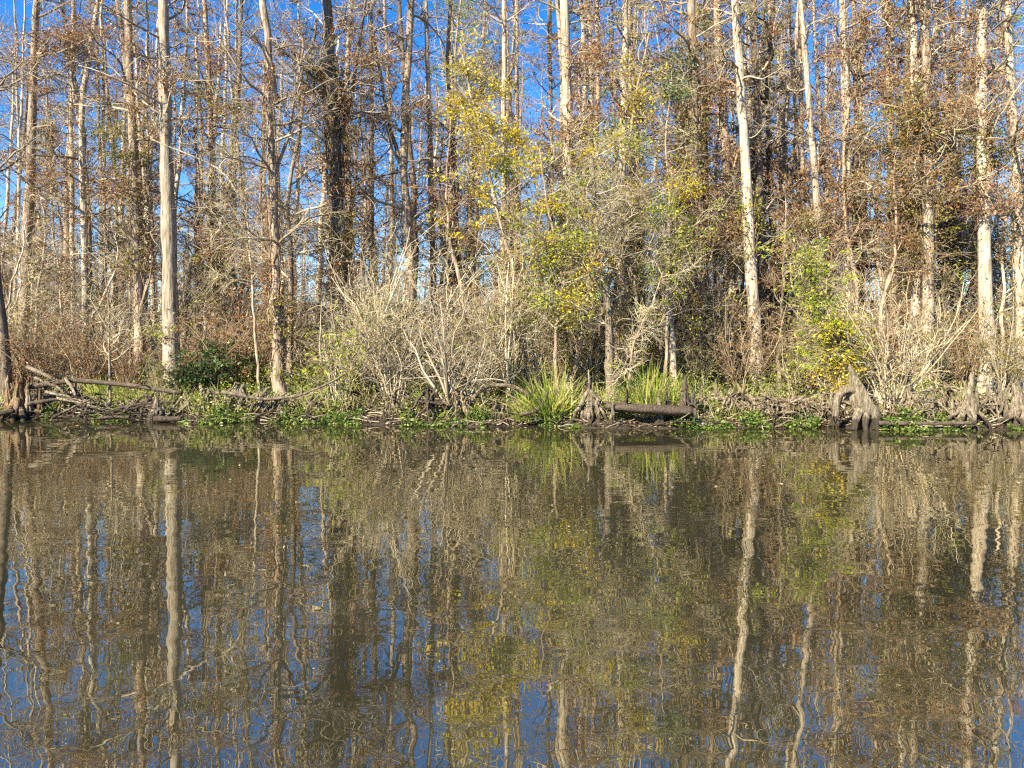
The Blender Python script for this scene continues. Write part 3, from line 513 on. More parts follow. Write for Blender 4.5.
SH = Protos([
    shrub('bare_shrub', 301, 4.4, 11, .8, 8, 4, 'twig_pale', .5, 'leaf_olive', wig=.2),
    shrub('bare_shrub', 302, 3.6, 12, .9, 8, 4, 'twig_grey', .5, 'leaf_tan', wig=.22),
    shrub('brown_shrub', 303, 3.0, 13, .8, 7, 4, 'twig_brown', 3, 'leaf_rust', .09),
    shrub('brown_shrub', 304, 4.5, 9, .6, 8, 4, 'twig_brown', 2.6, 'leaf_tan', .08),
    shrub('olive_shrub', 305, 3.6, 12, .8, 9, 6, 'twig_grey', 2.0, 'leaf_olive', .09),
    shrub('lime_shrub', 306, 3.2, 12, .8, 8, 6, 'twig_grey', 2.0, 'leaf_lime', .1, cl=.3),
    shrub('evergreen_shrub', 307, 2.0, 12, .9, 9, 6, 'twig_dark', 2.2, 'leaf_green', .13),
    shrub('straight_stem_shrub', 308, 4.0, 22, .35, 5, 4, 'twig_pale', .6, 'leaf_tan', rs=.024, wig=.08)])
SL = {0: ("pale leafless shrub in the underwood behind the bank", "pale leafless shrubs of the underwood"),
      1: ("grey leafless twiggy shrub in the underwood behind the bank", "grey leafless shrubs of the underwood"),
      2: ("low brown-leaved shrub in the underwood behind the bank", "low brown-leaved shrubs of the underwood"),
      3: ("tall brown-leaved shrub in the underwood behind the bank", "tall brown-leaved shrubs of the underwood"),
      4: ("olive-leaved shrub in the underwood behind the bank", "olive-leaved shrubs of the underwood"),
      5: ("lime-leaved shrub in the underwood behind the bank", "lime-leaved shrubs of the underwood"),
      6: ("glossy dark green shrub low in the underwood behind the bank", "dark green shrubs of the underwood"),
      7: ("shrub of pale upright stems in the underwood behind the bank", "pale upright-stemmed shrubs of the underwood")}
def put(k, px, d, sc, lbl=None, grp=None, rz=None):
    x = (px - 512) / F * d; l, gname = SL[k]
    o = SH.place(k, (x, d, ground_z(x, d) - 0.03), order.uniform(0, 6.28) if rz is None else rz, sc, lbl or l, gname if lbl is None else None)
    if lbl and 'group' in o: del o['group']
    return o
# zones: (px0, px1, d0, d1, count, kinds, scale)
for (a, b_, d0, d1, n, ks, s0, s1) in [
        (-20, 130, 26.5, 33, 14, [2, 2, 3, 4, 1], .7, 1.1), (130, 260, 27, 33, 11, [6, 2, 4, 6, 5], .5, .95), (260, 350, 27, 34, 8, [2, 1, 4, 0], .6, 1.0),
        (320, 540, 22.8, 27, 11, [0, 7, 5, 0, 1, 4], .75, 1.35), (330, 560, 27, 33, 12, [0, 2, 5, 4, 1], .8, 1.3), (520, 680, 25, 32, 13, [5, 4, 2, 0, 7], .6, 1.2),
        (680, 800, 24.5, 32, 11, [3, 5, 2, 7, 4], .6, 1.25), (800, 1050, 24.5, 32, 23, [2, 5, 7, 3, 4, 4, 3, 2], .6, 1.1), (-60, 1090, 34, 52, 42, [3, 1, 3, 4, 0, 3], 1.0, 1.7), (-60, 1090, 53, 85, 34, [3, 4, 3, 1], 1.6, 2.4)]:
    for i in range(n):
        put(int(order.choice(ks)), a + (b_ - a) * (i + order.uniform(.1, .9)) / n, order.uniform(d0, d1), order.uniform(s0, s1))
put(6, 186, 25.2, .75); put(4, 158, 25.6, .45); put(2, 30, 26.3, .95); put(3, 58, 27, .8); put(2, 238, 26.5, 1.1); put(2, 250, 28, 1.3)
H('yellow_leaved_tree', 145, [(846, 396), (838, 350), (824, 305), (806, 268), (796, 250)], 21.9, 2, "slender young tree, bright green above and golden below, left of the arched grey stump", 'bark_tan', top=1.0,
  cr=dict(nb=16, t0=.2, L=.9, sub=5, tw=4, lf=1.6, lsize=.11, lmat='leaf_lime'), sprays=[(793, 258, .4, 330, 'leaf_lime'), (806, 272, .45, 400, 'leaf_lime'), (800, 295, .45, 330, 'leaf_lime'), (820, 300, .5, 450, 'leaf_lime'), (812, 325, .45, 330, 'leaf_lime'), (832, 322, .5, 400, 'leaf_lime'), (846, 325, .4, 350, 'leaf_yellow'), (834, 342, .45, 420, 'leaf_yellow'), (848, 348, .35, 300, 'leaf_yellow'), (820, 350, .4, 300, 'leaf_lime'), (838, 366, .4, 400, 'leaf_yellow')])
H2 = shrub('yellow_leaved_shrub', 332, 2.3, 6, .4, 9, 7, 'twig_grey', 2.5, 'leaf_yellow', .11, cl=.35)()
H2.location = (*at(842, 400, 21.9)[:2], .35); H2['label'] = "golden yellow leaved branchlets hanging over the arched grey stump"
H3 = shrub('many_stemmed_shrub', 333, 4.0, 24, 1.15, 5, 4, 'twig_pale', .15, rs=.022, wig=.10, up=.05)()
H3.location = (*at(890, 405, 21.6)[:2], .3); H3['label'] = "fan of pale bare curving stems right behind the arched grey stump"
H4 = shrub('arching_shrub', 334, 3.4, 12, 1.2, 7, 6, 'twig_grey', .1, rs=.035, wig=.14)()
H4.location = (*at(455, 400, 21.6)[:2], .35); H4['label'] = "leafless shrub of thick grey stems rising from the dark root tangle"
H5 = shrub('thicket_shrub', 335, 4.8, 16, .95, 9, 5, 'twig_pale', .5, 'leaf_olive', wig=.2)()
H5.location = (*at(395, 400, 22.6)[:2], .4); H5['label'] = "largest pale leafless thicket, its fine twigs filling the middle of the bank"
H6 = shrub('evergreen_shrub', 336, 1.9, 14, 1.0, 10, 7, 'twig_dark', 2.5, 'leaf_green', .14)()
H6.location = (*at(215, 395, 26)[:2], .5); H6['label'] = "broad glossy green shrub between the thickest pale trunk and crooked pale trunk"

# ---------------------------------------------------------------- grass clumps
def grass_clump(seed, h, n, spread):
    def f():
        reseed(seed)
        g = G(); a = rng.uniform(0, 6.28, n); rr = rng.uniform(0, .3, n) * spread
        p = np.stack([rr * np.cos(a), rr * np.sin(a), np.zeros(n)], -1)
        tilt = rng.uniform(.02, 1.0, n) ** 1.2 * spread * (1 + .4 * np.sin(a * 2 + 1)); d = nrm(np.stack([np.cos(a) * tilt, np.sin(a) * tilt, np.ones(n)], -1))
        L = h * rng.uniform(.3, 1.15, n); P = 7; s = grow(p, d, L, P, .07, (0, 0, -.11)); w = .018 * rng.uniform(.6, 1.2, n)
        sd = nrm(np.cross(d, rng.standard_normal(d.shape)))[:, None, :] * (w[:, None] * np.array([.7, 1, 1, .9, .7, .45, .08]))[..., None]
        fold = nrm(np.cross(sd, np.diff(s, axis=1, append=s[:, -1:] + (s[:, -1:] - s[:, -2:-1])))) * (w[:, None, None] * .35)
        v = np.stack([s - sd, s + fold, s + sd], 2)          # folded blade
        bb, pp, kk = np.meshgrid(np.arange(n), np.arange(P - 1), np.arange(2), indexing='ij'); b0 = bb * P * 3 + pp * 3 + kk
        g.add(v, np.stack([b0, b0 + 1, b0 + 4, b0 + 3], -1))
        root = bpy.data.objects.new('grass_clump', g.mesh('grass_clump', MATS['leaf_grass'], False)); C.objects.link(root); root['category'] = 'grass clump'
        return root
    return f
for (sd, px, py, h, n, sp, lbl) in [
        (401, 549, 402, 1.75, 230, 1.3, "tallest arching grass clump, just left of the spiky pale cypress knees"),
        (402, 651, 400, 1.6, 200, 1.1, "bright grass clump directly above the flat weathered log"),
        (403, 672, 398, 1.0, 110, 1.2, "darker smaller grass clump touching the split dark stump"),
        (404, 530, 398, .9, 120, 1.4, "low loose grass clump at the foot of the arching exposed root"),
        (406, 562, 402, 1.3, 110, 1.5, "looser grass clump leaning over from the tallest one towards the spiky knees"),
        (407, 638, 400, 1.2, 110, 1.5, "thin arching grass clump just left of the bright one above the flat log"),
        (405, 620, 400, .75, 80, 1.2, "short pale grass tuft between the spiky knees and the bright clump")]:
    d = {549: 21.05, 562: 21.0, 638: 21.3, 651: 21.1, 530: 21.1}.get(px, 21.3); x = at(px, py, d)[0]
    o = grass_clump(sd, h, n, sp)(); o.location = (x, d, float(ground_z(x, d))); o['label'] = lbl
GC = Protos([grass_clump(410, .6, 70, 1.5), grass_clump(411, .45, 60, 1.8)])
for i in range(34):
    px = order.uniform(60, 800); x0 = (px - 512) / F * 22; d = float(bank_y(x0)) + order.uniform(1.2, 6); x = (px - 512) / F * d
    GC.place(i % 2, (x, d, ground_z(x, d)), order.uniform(0, 6), order.uniform(.7, 1.2), "small tuft of green grass growing in the weeds of the bank", "small grass tufts on the bank")

# ---------------------------------------------------------------- ground cover, water plants, litter (nobody could count these)
def strip(n, s0, s1, x0=-19, x1=18, pw=1.0):
    x = rng.uniform(x0, x1, n); s = s0 + (s1 - s0) * rng.random(n) ** pw; y = bank_y(x) + s; return x, y, s
def patch(x, y, k, seed): 
    r = np.random.default_rng(seed).uniform(0, 6, 6)
    return np.sin(x * k + r[0]) + np.sin(x * k * 1.9 + y * k + r[1]) + np.sin(y * k * 1.6 - x * .7 * k + r[2]) + .7 * np.sin(x * k * 4.1 + r[3])
reseed(500)
g = G(); x, y, s = strip(190000, .5, 13, pw=1.3)
px = 512 + x / y * F; keep = patch(x, y, .8, 1) + np.interp(px, [0, 120, 250, 360, 480, 520, 700, 800, 1024], [.2, .9, 1.6, .8, -.4, .5, .7, -.8, -1.2]) > rng.normal(0, .8, len(x))
x, y = x[keep], y[keep]; lift = np.interp(512 + x / y * F, [60, 140, 330, 400, 470, 520, 690, 740], [0, .45, .45, 0, 0, .35, .35, 0]) * np.clip((y - bank_y(x) - 1.5) / 3, 0, 1)
hh = rng.random(len(x)) ** 1.3 * (.22 + lift + .3 * np.clip(patch(x, y, 1.4, 2), 0, 2) / 2 + .28 * np.clip((y - bank_y(x) - 2) / 4, 0, 1))
leaves(g, np.stack([x, y, ground_z(x, y) + hh + .01], -1), .085, .5, .3)
n = 3500; k = rng.integers(0, len(x), n); b = grow(np.stack([x[k], y[k], ground_z(x[k], y[k])], -1), np.tile([0, 0, 1.], (n, 1)) + rng.normal(0, .4, (n, 3)), rng.uniform(.15, .8, n), 4, .2)
g2 = G(); tube(g2, b, np.full((n, 4), .005), 3)
props(part('weed_cover', g.mesh('weed_cover', MATS['leaf_cover'], False)), "low green weeds covering the bank behind the roots", "weeds", kind='stuff')
props(part('dry_weed_stalks', g2.mesh('dry_weed_stalks', MATS['twig_pale'])), "thin dry stalks standing in the bank weeds", "weeds", kind='stuff')
g = G(); x, y, s = strip(60000, -.35, .9)
px = 512 + x / y * F; W_ = np.interp(px, [0, 60, 150, 200, 240, 360, 375, 400, 500, 560, 600, 640, 690, 790, 850, 1024], [0, .5, -.2, .3, 1.4, 1.5, -.8, 1, 1.0, 0, -1.4, -.6, 1.4, 1.0, 1.4, 1.5])
keep = (patch(x, y, 1.9, 4) * .9 + patch(x, y, 6.5, 8) * .5 + W_ * .9 > 1.1 + rng.normal(0, .3, len(x))) & (s > -.28 + .2 * np.sin(x * 3.1))
x, y = x[keep], y[keep]; z = np.maximum(ground_z(x, y), 0) + .012 + rng.random(len(x)) ** 1.7 * np.clip(.13 + .1 * patch(x, y, 3.3, 9), .03, .36)
leaves(g, np.stack([x, y, z], -1), .085, .6, .45)
props(part('water_plants', g.mesh('water_plants', MATS['leaf_water'], False)), "bright green leafy plants spreading over the water's edge", "water plants", kind='stuff')
g = G(); x, y, s = strip(66000, .08, 16, pw=1.4); leaves(g, np.stack([x, y, ground_z(x, y) + .02 + .03 * rng.random(len(x))], -1), .08, .6, .6)
props(part('leaf_litter', g.mesh('leaf_litter', MATS['leaf_litter'], False)), "dry brown fallen leaves scattered over the muddy bank", "leaf litter", kind='stuff')
g = G(); x, y, s = strip(1900, .05, 5, pw=1.2); n = len(x); a = rng.uniform(0, 6.28, n)
b = grow(np.stack([x, y, ground_z(x, y) + .04], -1), np.stack([np.cos(a), .6 * np.sin(a), rng.uniform(-.05, .35, n)], -1), rng.uniform(.2, .9, n), 5, .2, (0, 0, -.03)); tube(g, b, rng.uniform(.006, .02, n)[:, None] * np.linspace(1, .5, 5), 4)
props(part('twig_litter', g.mesh('twig_litter', MATS['twig_grey'])), "small dry sticks littering the muddy bank", "twigs", kind='stuff')
g = G(); x, y, s = strip(450, -9.0, -.1, pw=2.2); leaves(g, np.stack([x, y, np.full(len(x), .006)], -1), .06, .6, .97)
props(part('floating_leaves', g.mesh('floating_leaves', MATS['leaf_litter'], False)), "small leaves afloat on the water close to the bank", "floating leaves", kind='stuff')

# ---------------------------------------------------------------- roots, knees, stumps, logs
def arch_root(p0, p1, h, r, n=7, P=12, wig=.03):
    t = np.linspace(0, 1, P)[:, None]; p = p0 * (1 - t) + p1 * t; p[:, 2] += (4 * h * t * (1 - t))[:, 0]
    w = np.cumsum(rng.standard_normal((P, 3)), 0) * wig; w -= t * w[-1]; p = p + w
    g = G(); tube(g, p, r * np.linspace(1.15, .55, P)[None] * (1 + .1 * rng.standard_normal((1, P))), n, .05); return g
def root_tangle(px, d, n, w, h, label, mat='wood_root', seed=0, rad=.026):
    n = int(n * 1.25); reseed(seed); x = (px - 512) / F * d; z = float(ground_z(x, d)); root = empty('root_tangle', (x, d, z), label, 'exposed roots')
    for k in range(n):
        a = rng.uniform(-.2, math.pi + .2); c = np.array([rng.normal(0, .15 * w), rng.normal(0, .1), h * rng.uniform(.4, 1)])
        e = np.array([math.cos(a) * w * rng.uniform(.3, 1), -abs(math.sin(a)) * rng.uniform(.2, 1.1), 0]); e[2] = float(ground_z(x + e[0], d + e[1])) - z - .06
        g = arch_root(c, e, rng.uniform(0, .28) * h, rad * rng.uniform(.4, 1.4), wig=.035)
        part('root', g.mesh('root', MATS[mat]), root)
    for k in range(max(2, n // 4)):                       # roots running sideways
        c = np.array([rng.uniform(-w, w), rng.uniform(-.5, .3), rng.uniform(.1, h * .7)]); e = c + np.array([rng.choice([-1, 1]) * rng.uniform(.5, 1.3), rng.uniform(-.3, .3), -rng.uniform(0, .3)])
        part('root', arch_root(c, e, rng.uniform(-.1, .2), rad * rng.uniform(.6, 1.3), wig=.05).mesh('root', MATS[mat]), root)
    return root
def cone_mesh(h, r, seed, n=26, P=12, lean=(0, 0), flute=.35, nf=5, pw=1.5, tip=.12, mat='wood_weathered', jag=0):
    """fluted, tapering knee or stump with a flared foot"""
    t = np.linspace(0, 1, P); path = np.stack([lean[0] * t ** 1.4, lean[1] * t, h * t], -1) + np.r_[[np.zeros(3)], np.cumsum(rng.normal(0, .008 * h, (P - 1, 3)), 0) * [1, 1, 0]]
    rr = r * (tip + (1 - tip) * (1 - t) ** pw); a = np.arange(n) * 2 * np.pi / n
    R = rr[:, None] * (1 + flute * (1 - t)[:, None] ** .7 * np.cos(nf * a + rng.uniform(0, 6))[None] + .13 * rng.standard_normal(n)[None] + .05 * rng.standard_normal((P, n)))
    path = np.vstack([path, path[-1] + [0, 0, .01 * h]]); R = np.vstack([R, np.zeros((1, n)) + .001]); path[0, 2] -= .08
    g = G(); 
    tube(g, path, R[None], n)
    if jag:
        v = g.v[0].reshape(-1, n, 3); v[-2, :, 2] += rng.uniform(-jag, jag, n); v[-3, :, 2] += rng.uniform(-jag, jag, n) * .3; v[-1, :, 2] -= jag * 1.5
    return g
def knee(seed, h, r):
    def f():
        reseed(seed); o = bpy.data.objects.new('cypress_knee', cone_mesh(h, r, seed, lean=(rng.normal(0, .06), 0), tip=.2).mesh('cypress_knee', MATS['wood_weathered'])); C.objects.link(o); o['category'] = 'cypress knee'
        return o
    return f
def stand(px, d): x = (px - 512) / F * d; return x, d, float(ground_z(x, d))

KN = Protos([knee(600 + k, h, r) for k, (h, r) in enumerate([(.5, .08), (.7, .1), (.35, .08), (.9, .12), (.6, .12)])])
for i in range(56):
    px = order.uniform(640, 1035) if i < 42 else order.uniform(0, 640)
    x0 = (px - 512) / F * 20.5; d = float(bank_y(x0)) + order.uniform(.15, 3.0); x, y, z = stand(px, d)
    KN.place(int(order.integers(0, 5)), (x, y, z - .03), order.uniform(0, 6.28), order.uniform(.5, 1.05), "small pointed weathered cypress knee sticking up from the muddy bank", "small cypress knees on the bank")

def compound_stump(name, px, d, cones, roots, label, mat='wood_weathered', seed=0, cat='stump', w=.6, rr=.045):
    reseed(seed); x, y, z = stand(px, d); root = empty(name, (x, y, z), label, cat)
    for (dx, dy, h, r, lx, jag) in cones:
        part('spire', cone_mesh(h, r, 0, lean=(lx, 0), tip=.28 if jag else .13, jag=jag, P=16, n=26, nf=6).shift((dx, dy, 0)).mesh('spire', MATS[mat]), root)
    for k in range(roots):
        a = -math.pi * (k + rng.uniform(.1, .9)) / roots; c = np.array([math.cos(a) * .08, math.sin(a) * .06, rng.uniform(.25, .6) * cones[0][2]])
        e = np.array([math.cos(a) * w * rng.uniform(.6, 1.1), math.sin(a) * w * .8, 0]); e[2] = float(ground_z(x + e[0], y + e[1])) - z - .05
        part('root', arch_root(c, e, -.06, rr * rng.uniform(.7, 1.3), n=8).mesh('root', MATS[mat]), root)
    return root
compound_stump('spiky_stump', 590, 20.5, [(0, 0, 1.35, .16, .03, 0), (-.16, .03, .85, .12, -.05, 0), (.17, 0, .8, .11, .02, 0), (.3, .05, .55, .09, .0, 0), (-.05, -.08, 1.0, .1, .04, 0)], 7, "tall spiky cluster of pale cypress knees at the water's edge by the tall grass", seed=701, cat='cypress knees')
compound_stump('split_stump', 684, 20.6, [(0, 0, 1.15, .2, .08, .12), (.2, .05, .75, .13, .05, .08), (.32, 0, .55, .1, 0, .05)], 5, "dark split stump with jagged top at the end of the flat log", 'wood_dark_wet', 702)
compound_stump('pointed_stump', 667, 20.4, [(0, 0, .95, .09, .02, 0)], 3, "thin dark pointed stump beside the dark split stump", 'wood_dark_wet', 703, w=.3, rr=.03)
compound_stump('flared_stump', 968, 19.9, [(0, 0, 1.35, .2, .06, .07), (.2, 0, 1.0, .12, .05, .05), (-.12, .05, .6, .14, -.05, 0)], 12, "pale flared stump with splayed roots on the water's edge, right of bare stems", seed=704, w=.9)
compound_stump('flared_stump', 908, 21.0, [(0, 0, 1.3, .13, .02, .06), (.1, .1, .8, .1, .1, 0)], 10, "slim flared stump with splayed roots standing right beside the fan of bare stems", seed=705, w=.85, rr=.035)
compound_stump('flared_stump', 1004, 20.3, [(0, 0, 1.0, .15, -.1, .05)], 8, "leaning grey stump with thin splayed roots beside the outermost stump", seed=706, w=.8, rr=.035)
compound_stump('broken_snag', 154, 21.9, [(0, 0, .85, .15, .03, .14), (.17, .05, .5, .12, .05, .1)], 3, "pale broken snag leaning on the far end of the long fallen log", seed=707, w=.35)
compound_stump('orange_stump', 18, 22.9, [(0, 0, 1.25, .3, .02, .2), (-.3, 0, 1.3, .16, -.06, .12), (.28, -.02, 1.15, .15, .05, .15), (.62, .05, .95, .12, .0, .1)], 8, "broken reddish-orange stump with jagged spires and spread roots", 'wood_orange', 708, w=1.1, rr=.09)
compound_stump('hollow_stump', 1020, 19.9, [(0.05, 0, 1.1, .28, -.12, .08), (-.3, 0, .75, .14, -.1, 0)], 5, "outermost grey stump partly cut off by the photo's right edge", seed=709, w=.7, rr=.06)
compound_stump('far_stump', 74, 25.5, [(0, 0, .9, .16, 0, .08)], 3, "pale greenish stump standing behind the long fallen log", seed=710, w=.3)
compound_stump('far_stump', 106, 26, [(0, 0, .8, .12, .0, 0)], 3, "small pale pointed stump beside the bare sapling", seed=711, w=.3)

# the big arched stump: a leaning fluted body, an arm that arches to the left and three feet
reseed(720); d = 19.75; bx, by, bz = (857 - 512) / F * d, d, 0.0
root = empty('arched_stump', (bx, by, bz), "big smooth grey stump with an arched left leg at the water's edge", 'stump')
def rel(px, py, dy=0): return at(px, py, d + dy) - np.array([bx, by, bz])
P = 24; n = 44
path = make_path([rel(869, 428), rel(866, 412), rel(860, 398), rel(856, 384), rel(852, 374), rel(850, 364)], P, .004)
zt = (path[:, 2] - path[0, 2]) / (path[-1, 2] - path[0, 2]); rr = np.interp(zt, [0, .12, .3, .5, .7, .85, 1], [.27, .25, .25, .235, .15, .075, .03]); a = np.arange(n) * 2 * np.pi / n
R = rr[:, None] * (1 + (.14 * np.cos(6 * a + .4) + .06 * np.cos(13 * a))[None] * (1 - zt)[:, None] ** .6 + .03 * rng.standard_normal(n)[None] + .018 * rng.standard_normal((P, n)))
g = G(); tube(g, path, R[None], n); part('body', g.mesh('body', MATS['wood_weathered']), root)
for pts, r0, r1 in [([rel(860, 393, -.02), rel(849, 389), rel(841, 392), rel(836.5, 401), rel(836, 416)], .15, .085), ([rel(860, 410, -.2), rel(856, 418, -.28), rel(854, 430, -.32)], .12, .07), ([rel(872, 408, -.2), rel(876, 418, -.25), rel(878, 430, -.28)], .13, .07), ([rel(866, 412, -.25), rel(866, 420, -.33), rel(866, 431, -.36)], .1, .06)]:
    p = make_path(pts, 12, .006); g = G(); R = np.linspace(r0, r1, 12)[:, None] * (1 + .12 * np.cos(4 * np.arange(14) * 2 * np.pi / 14))[None] * (1 + .03 * rng.standard_normal((12, 14))); tube(g, p, R[None], 14)
    part('root', g.mesh('root', MATS['wood_weathered']), root)

# root tangles along the bank
for k, (px, off, n_, w, h, mat, lbl) in enumerate([
        (262, .9, 14, .95, .75, 'wood_root', "pale spidery roots arching behind the green water plants, left of the long bowed branch"),
        (215, 1.1, 9, .7, .7, 'wood_root', "thin arched pale roots at the foot of the crooked tupelo's weeds"),
        (318, 1.0, 8, .7, .55, 'wood_root', "low pale roots under the long bowed branch"),
        (352, .9, 8, .55, .7, 'wood_root', "pale forked roots beside the dark root tangle's left end"),
        (395, .9, 12, .7, .8, 'wood_root', "tall tan roots at the foot of the largest pale thicket"),
        (430, .8, 20, 1.0, .85, 'wood_dark_wet', "dense dark root tangle under the thick-stemmed leafless shrub"),
        (462, .9, 16, .9, .75, 'wood_root', "brown root tangle between the dark tangle and the arching exposed root"),
        (505, .8, 9, .8, .6, 'wood_root', "roots spilling over the dark hollow beside the tall grass"),
        (735, 1.0, 15, 1.0, .7, 'wood_root', "brown root tangle right of the split dark stump"),
        (770, .8, 15, .8, .8, 'wood_root', "grey-brown roots beneath the vine-hung trunks"),
        (800, .9, 14, .8, .8, 'wood_root', "leaning roots just left of the arched stump's neighbouring tangle"),
        (826, .7, 12, .6, .8, 'wood_root', "roots crowding the arched grey stump's left leg"),
        (930, .9, 14, .8, .8, 'wood_weathered', "pale criss-crossed roots between the slim flared stump and pale flared stump"),
        (945, 1.3, 10, .7, 1.0, 'wood_root', "tall thin roots behind the pale criss-crossed roots"),
        (990, .7, 14, .7, .75, 'wood_weathered', "splayed pale roots right of the pale flared stump"),
        (885, 1.1, 10, .7, .6, 'wood_root', "low brown roots under the fan of bare stems"),
        (30, .9, 12, 1.2, .55, 'wood_weathered', "pale roots spread before the orange stump"),
        (52, 1.1, 14, 1.0, .6, 'wood_root', "tangled brown roots between the orange stump and the bare sapling"),
        (130, .9, 12, .9, .4, 'wood_root', "low brown roots between the bare sapling and the broken snag"),
        (185, 1.0, 10, .7, .45, 'wood_root', "thin low roots just past the end of the long fallen log"),
        (285, 1.1, 12, .9, .65, 'wood_weathered', "bleached arching roots under the middle of the long bowed branch"),
        (95, .8, 10, 1.2, .35, 'wood_weathered', "low bleached roots beneath the long fallen log")]):
    x0 = (px - 512) / F * 21; root_tangle(px, float(bank_y(x0)) + off, n_, w, h, lbl, mat, 800 + k)

def log(name, pts, r, label, mat='wood_weathered', cat='log', seed=0, P=16, n=14, stubs=0, wig=.01, taper=.75):
    """pts: (px, py, d)"""
    reseed(seed); P3 = [at(*p) for p in pts]; base = P3[0].copy(); path = make_path([p - base for p in P3], P, wig)
    R = r * np.linspace(1, taper, P); R = np.r_[.001, R, .001]; path = np.vstack([path[0], path, path[-1]]) ; path[0] -= (path[2] - path[1]) * .02; path[-1] += (path[-2] - path[-3]) * .02
    root = empty(name, base, label, cat); g = G(); tube(g, path, (R[:, None] * (1 + .06 * rng.standard_normal((P + 2, n))))[None], n); part('trunk' if stubs else 'stem', g.mesh('log_body', MATS[mat]), root)
    for k in range(stubs):
        t = rng.integers(3, P - 2); dd = nrm(np.array([rng.normal(0, .6), rng.uniform(-.8, .3), rng.uniform(.1, 1)])); L = r * rng.uniform(3, 9)
        s = grow(path[t][None], dd[None], L, 6, .15); g = G(); tube(g, s, r * .35 * np.linspace(1, .3, 6), 7, .05); part('branch_stub', g.mesh('branch_stub', MATS[mat]), root)
    return root
log('fallen_log', [(28, 387, 23.2), (75, 380, 23.1), (130, 385, 22.9), (182, 393, 22.6)], .085, "long dark fallen log reaching from the orange stump to the broken snag", 'wood_dark_wet', seed=901, stubs=5, P=24)
fl = log('flat_log', [(606, 406, 20.5), (640, 410, 20.2), (690, 414, 20.1)], .2, "flat weathered log lying at the water below the bright grass", 'wood_dark_wet', seed=902, P=22, n=22, taper=1.15, stubs=2); fl.scale = (1, 1.3, .62)
log('bowed_branch', [(222, 392, 22.3), (265, 400, 22.1), (300, 396, 22.0), (335, 380, 21.9), (345, 374, 21.9)], .055, "long bowed dark branch lying across the pale roots", 'bark_dark', 'branch', 903, stubs=3, P=24, taper=.5)
log('arching_root', [(470, 404, 21.4), (478, 392, 21.4), (490, 385, 21.4), (512, 386, 21.3), (530, 395, 21.2)], .07, "thick arching exposed root over a dark hollow left of the tall grass", 'wood_root', 'root', 904, P=24)
log('waterside_root', [(520, 415, 20.6), (536, 412, 20.5), (544, 404, 20.6), (547, 392, 20.8)], .06, "dark curved root bending up in front of the tall grass", 'wood_dark_wet', 'root', 905)
log('floating_log', [(155, 419, 21.7), (182, 419, 21.6)], .1, "short dark log half sunk at the waterline below the broken snag", 'wood_dark_wet', seed=906)
log('floating_log', [(100, 418, 21.9), (130, 417, 21.8)], .07, "thin dark log at the waterline under the bare sapling", 'wood_dark_wet', seed=907)
log('propped_branch', [(52, 418, 22.0), (75, 406, 22.2), (92, 399, 22.4)], .035, "pale forked stick propped up from the water's edge below the fallen log", seed=908, stubs=2, cat='branch')
log('pale_driftwood', [(28, 367, 24), (42, 373, 23.6), (60, 382, 23.2)], .07, "bleached branch slanting down onto the fallen log near the orange stump", seed=909, cat='branch', stubs=1)
log('pale_driftwood', [(66, 378, 23), (72, 387, 22.7), (76, 396, 22.5)], .055, "short bleached branch propped against the fallen log", seed=910, cat='branch', stubs=1)
log('fallen_log', [(0, 413, 22.3), (14, 411, 22.3)], .08, "pale log end poking into view at the water's left edge", seed=911)
log('fallen_log', [(690, 400, 21.6), (740, 398, 21.5), (800, 401, 21.3)], .07, "long low grey log behind the roots right of the split stump", 'wood_root', seed=912, stubs=3, P=24)
log('fallen_log', [(880, 423, 19.35), (930, 424, 19.3), (975, 423, 19.3)], .06, "dark thin log along the waterline between arched and flared stumps", 'wood_dark_wet', seed=913)
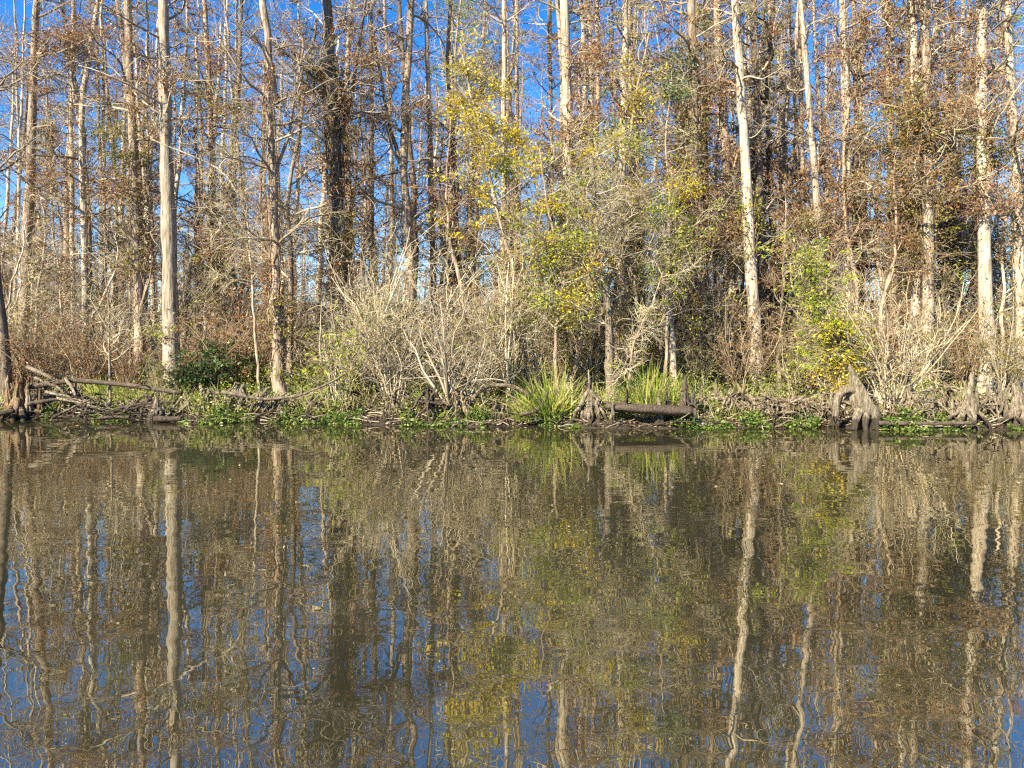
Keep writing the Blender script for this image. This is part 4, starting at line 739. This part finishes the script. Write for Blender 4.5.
for k, (a_, b_, r_, m_, l_) in enumerate([
        ((30, 404, 22.6), (88, 398, 22.9), .07, 'wood_dark_wet', "dark slumped log inside the driftwood pile beside the orange stump"),
        ((44, 392, 23.0), (92, 404, 22.5), .05, 'wood_weathered', "grey log slanting down to the right inside the driftwood pile"),
        ((60, 398, 22.7), (110, 412, 22.2), .045, 'wood_root', "brown log slanting towards the foot of the bare sapling"),
        ((36, 378, 23.3), (70, 399, 22.8), .06, 'wood_root', "brown log dropping steeply from the top of the driftwood pile"),
        ((120, 408, 22.3), (176, 402, 22.6), .05, 'wood_dark_wet', "dark low log under the far end of the long fallen log")]):
    log('driftwood_log', [a_, tuple((np.array(a_) + np.array(b_)) / 2 + [0, -2, 0]), b_], r_, l_, m_, 'driftwood', 940 + k, stubs=3, wig=.03, taper=.5)
for k, (px, off, n_, w, h, m_, l_) in enumerate([
        (45, 1.5, 20, 1.1, .85, 'wood_dark_wet', "dark upturned roots at the top of the driftwood pile beside the orange stump"),
        (76, 1.2, 18, .9, .7, 'wood_root', "brown upturned roots just left of the bare sapling"),
        (150, 1.0, 12, .8, .5, 'wood_dark_wet', "dark roots around the foot of the broken snag"),
        (240, 1.2, 14, .8, .8, 'wood_weathered', "bleached spidery roots under the left end of the long bowed branch")]):
    x0 = (px - 512) / F * 21; root_tangle(px, float(bank_y(x0)) + off, n_, w, h, l_, m_, 860 + k, .034)
def stick(seed):
    def f():
        reseed(seed); g = G(); b = grow(np.zeros((1, 3)), np.array([[1, 0, .12]]), 1.5, 10, .1, (0, 0, -.01)); r = .03 * np.linspace(1, .4, 10)[None]; tube(g, b, r, 7, .06)
        p, t, pr, _ = pick(b, r, 5, .3, .9); s = grow(p, side(t, 30, 60), rng.uniform(.25, .6, 5), 6, .15); tube(g, s, pr[:, None] * .6 * np.linspace(1, .4, 6), 5)
        o = bpy.data.objects.new('fallen_stick', g.mesh('fallen_stick', MATS['wood_weathered'])); C.objects.link(o); o['category'] = 'stick'; return o
    return f
ST = Protos([stick(920 + k) for k in range(4)])
for i in range(130):
    px = order.uniform(-5, 190) if i < 78 else order.uniform(180, 1030)
    x0 = (px - 512) / F * 21.3; d = float(bank_y(x0)) + order.uniform(.05, 2.2); x, y, z = stand(px, d)
    o = ST.place(i % 4, (x, y, z + .05), order.choice([0, math.pi]) + order.normal(0, .5), order.uniform(.5, 1.1), "bleached branching stick lying among roots on the muddy bank", "bleached sticks lying on the bank")
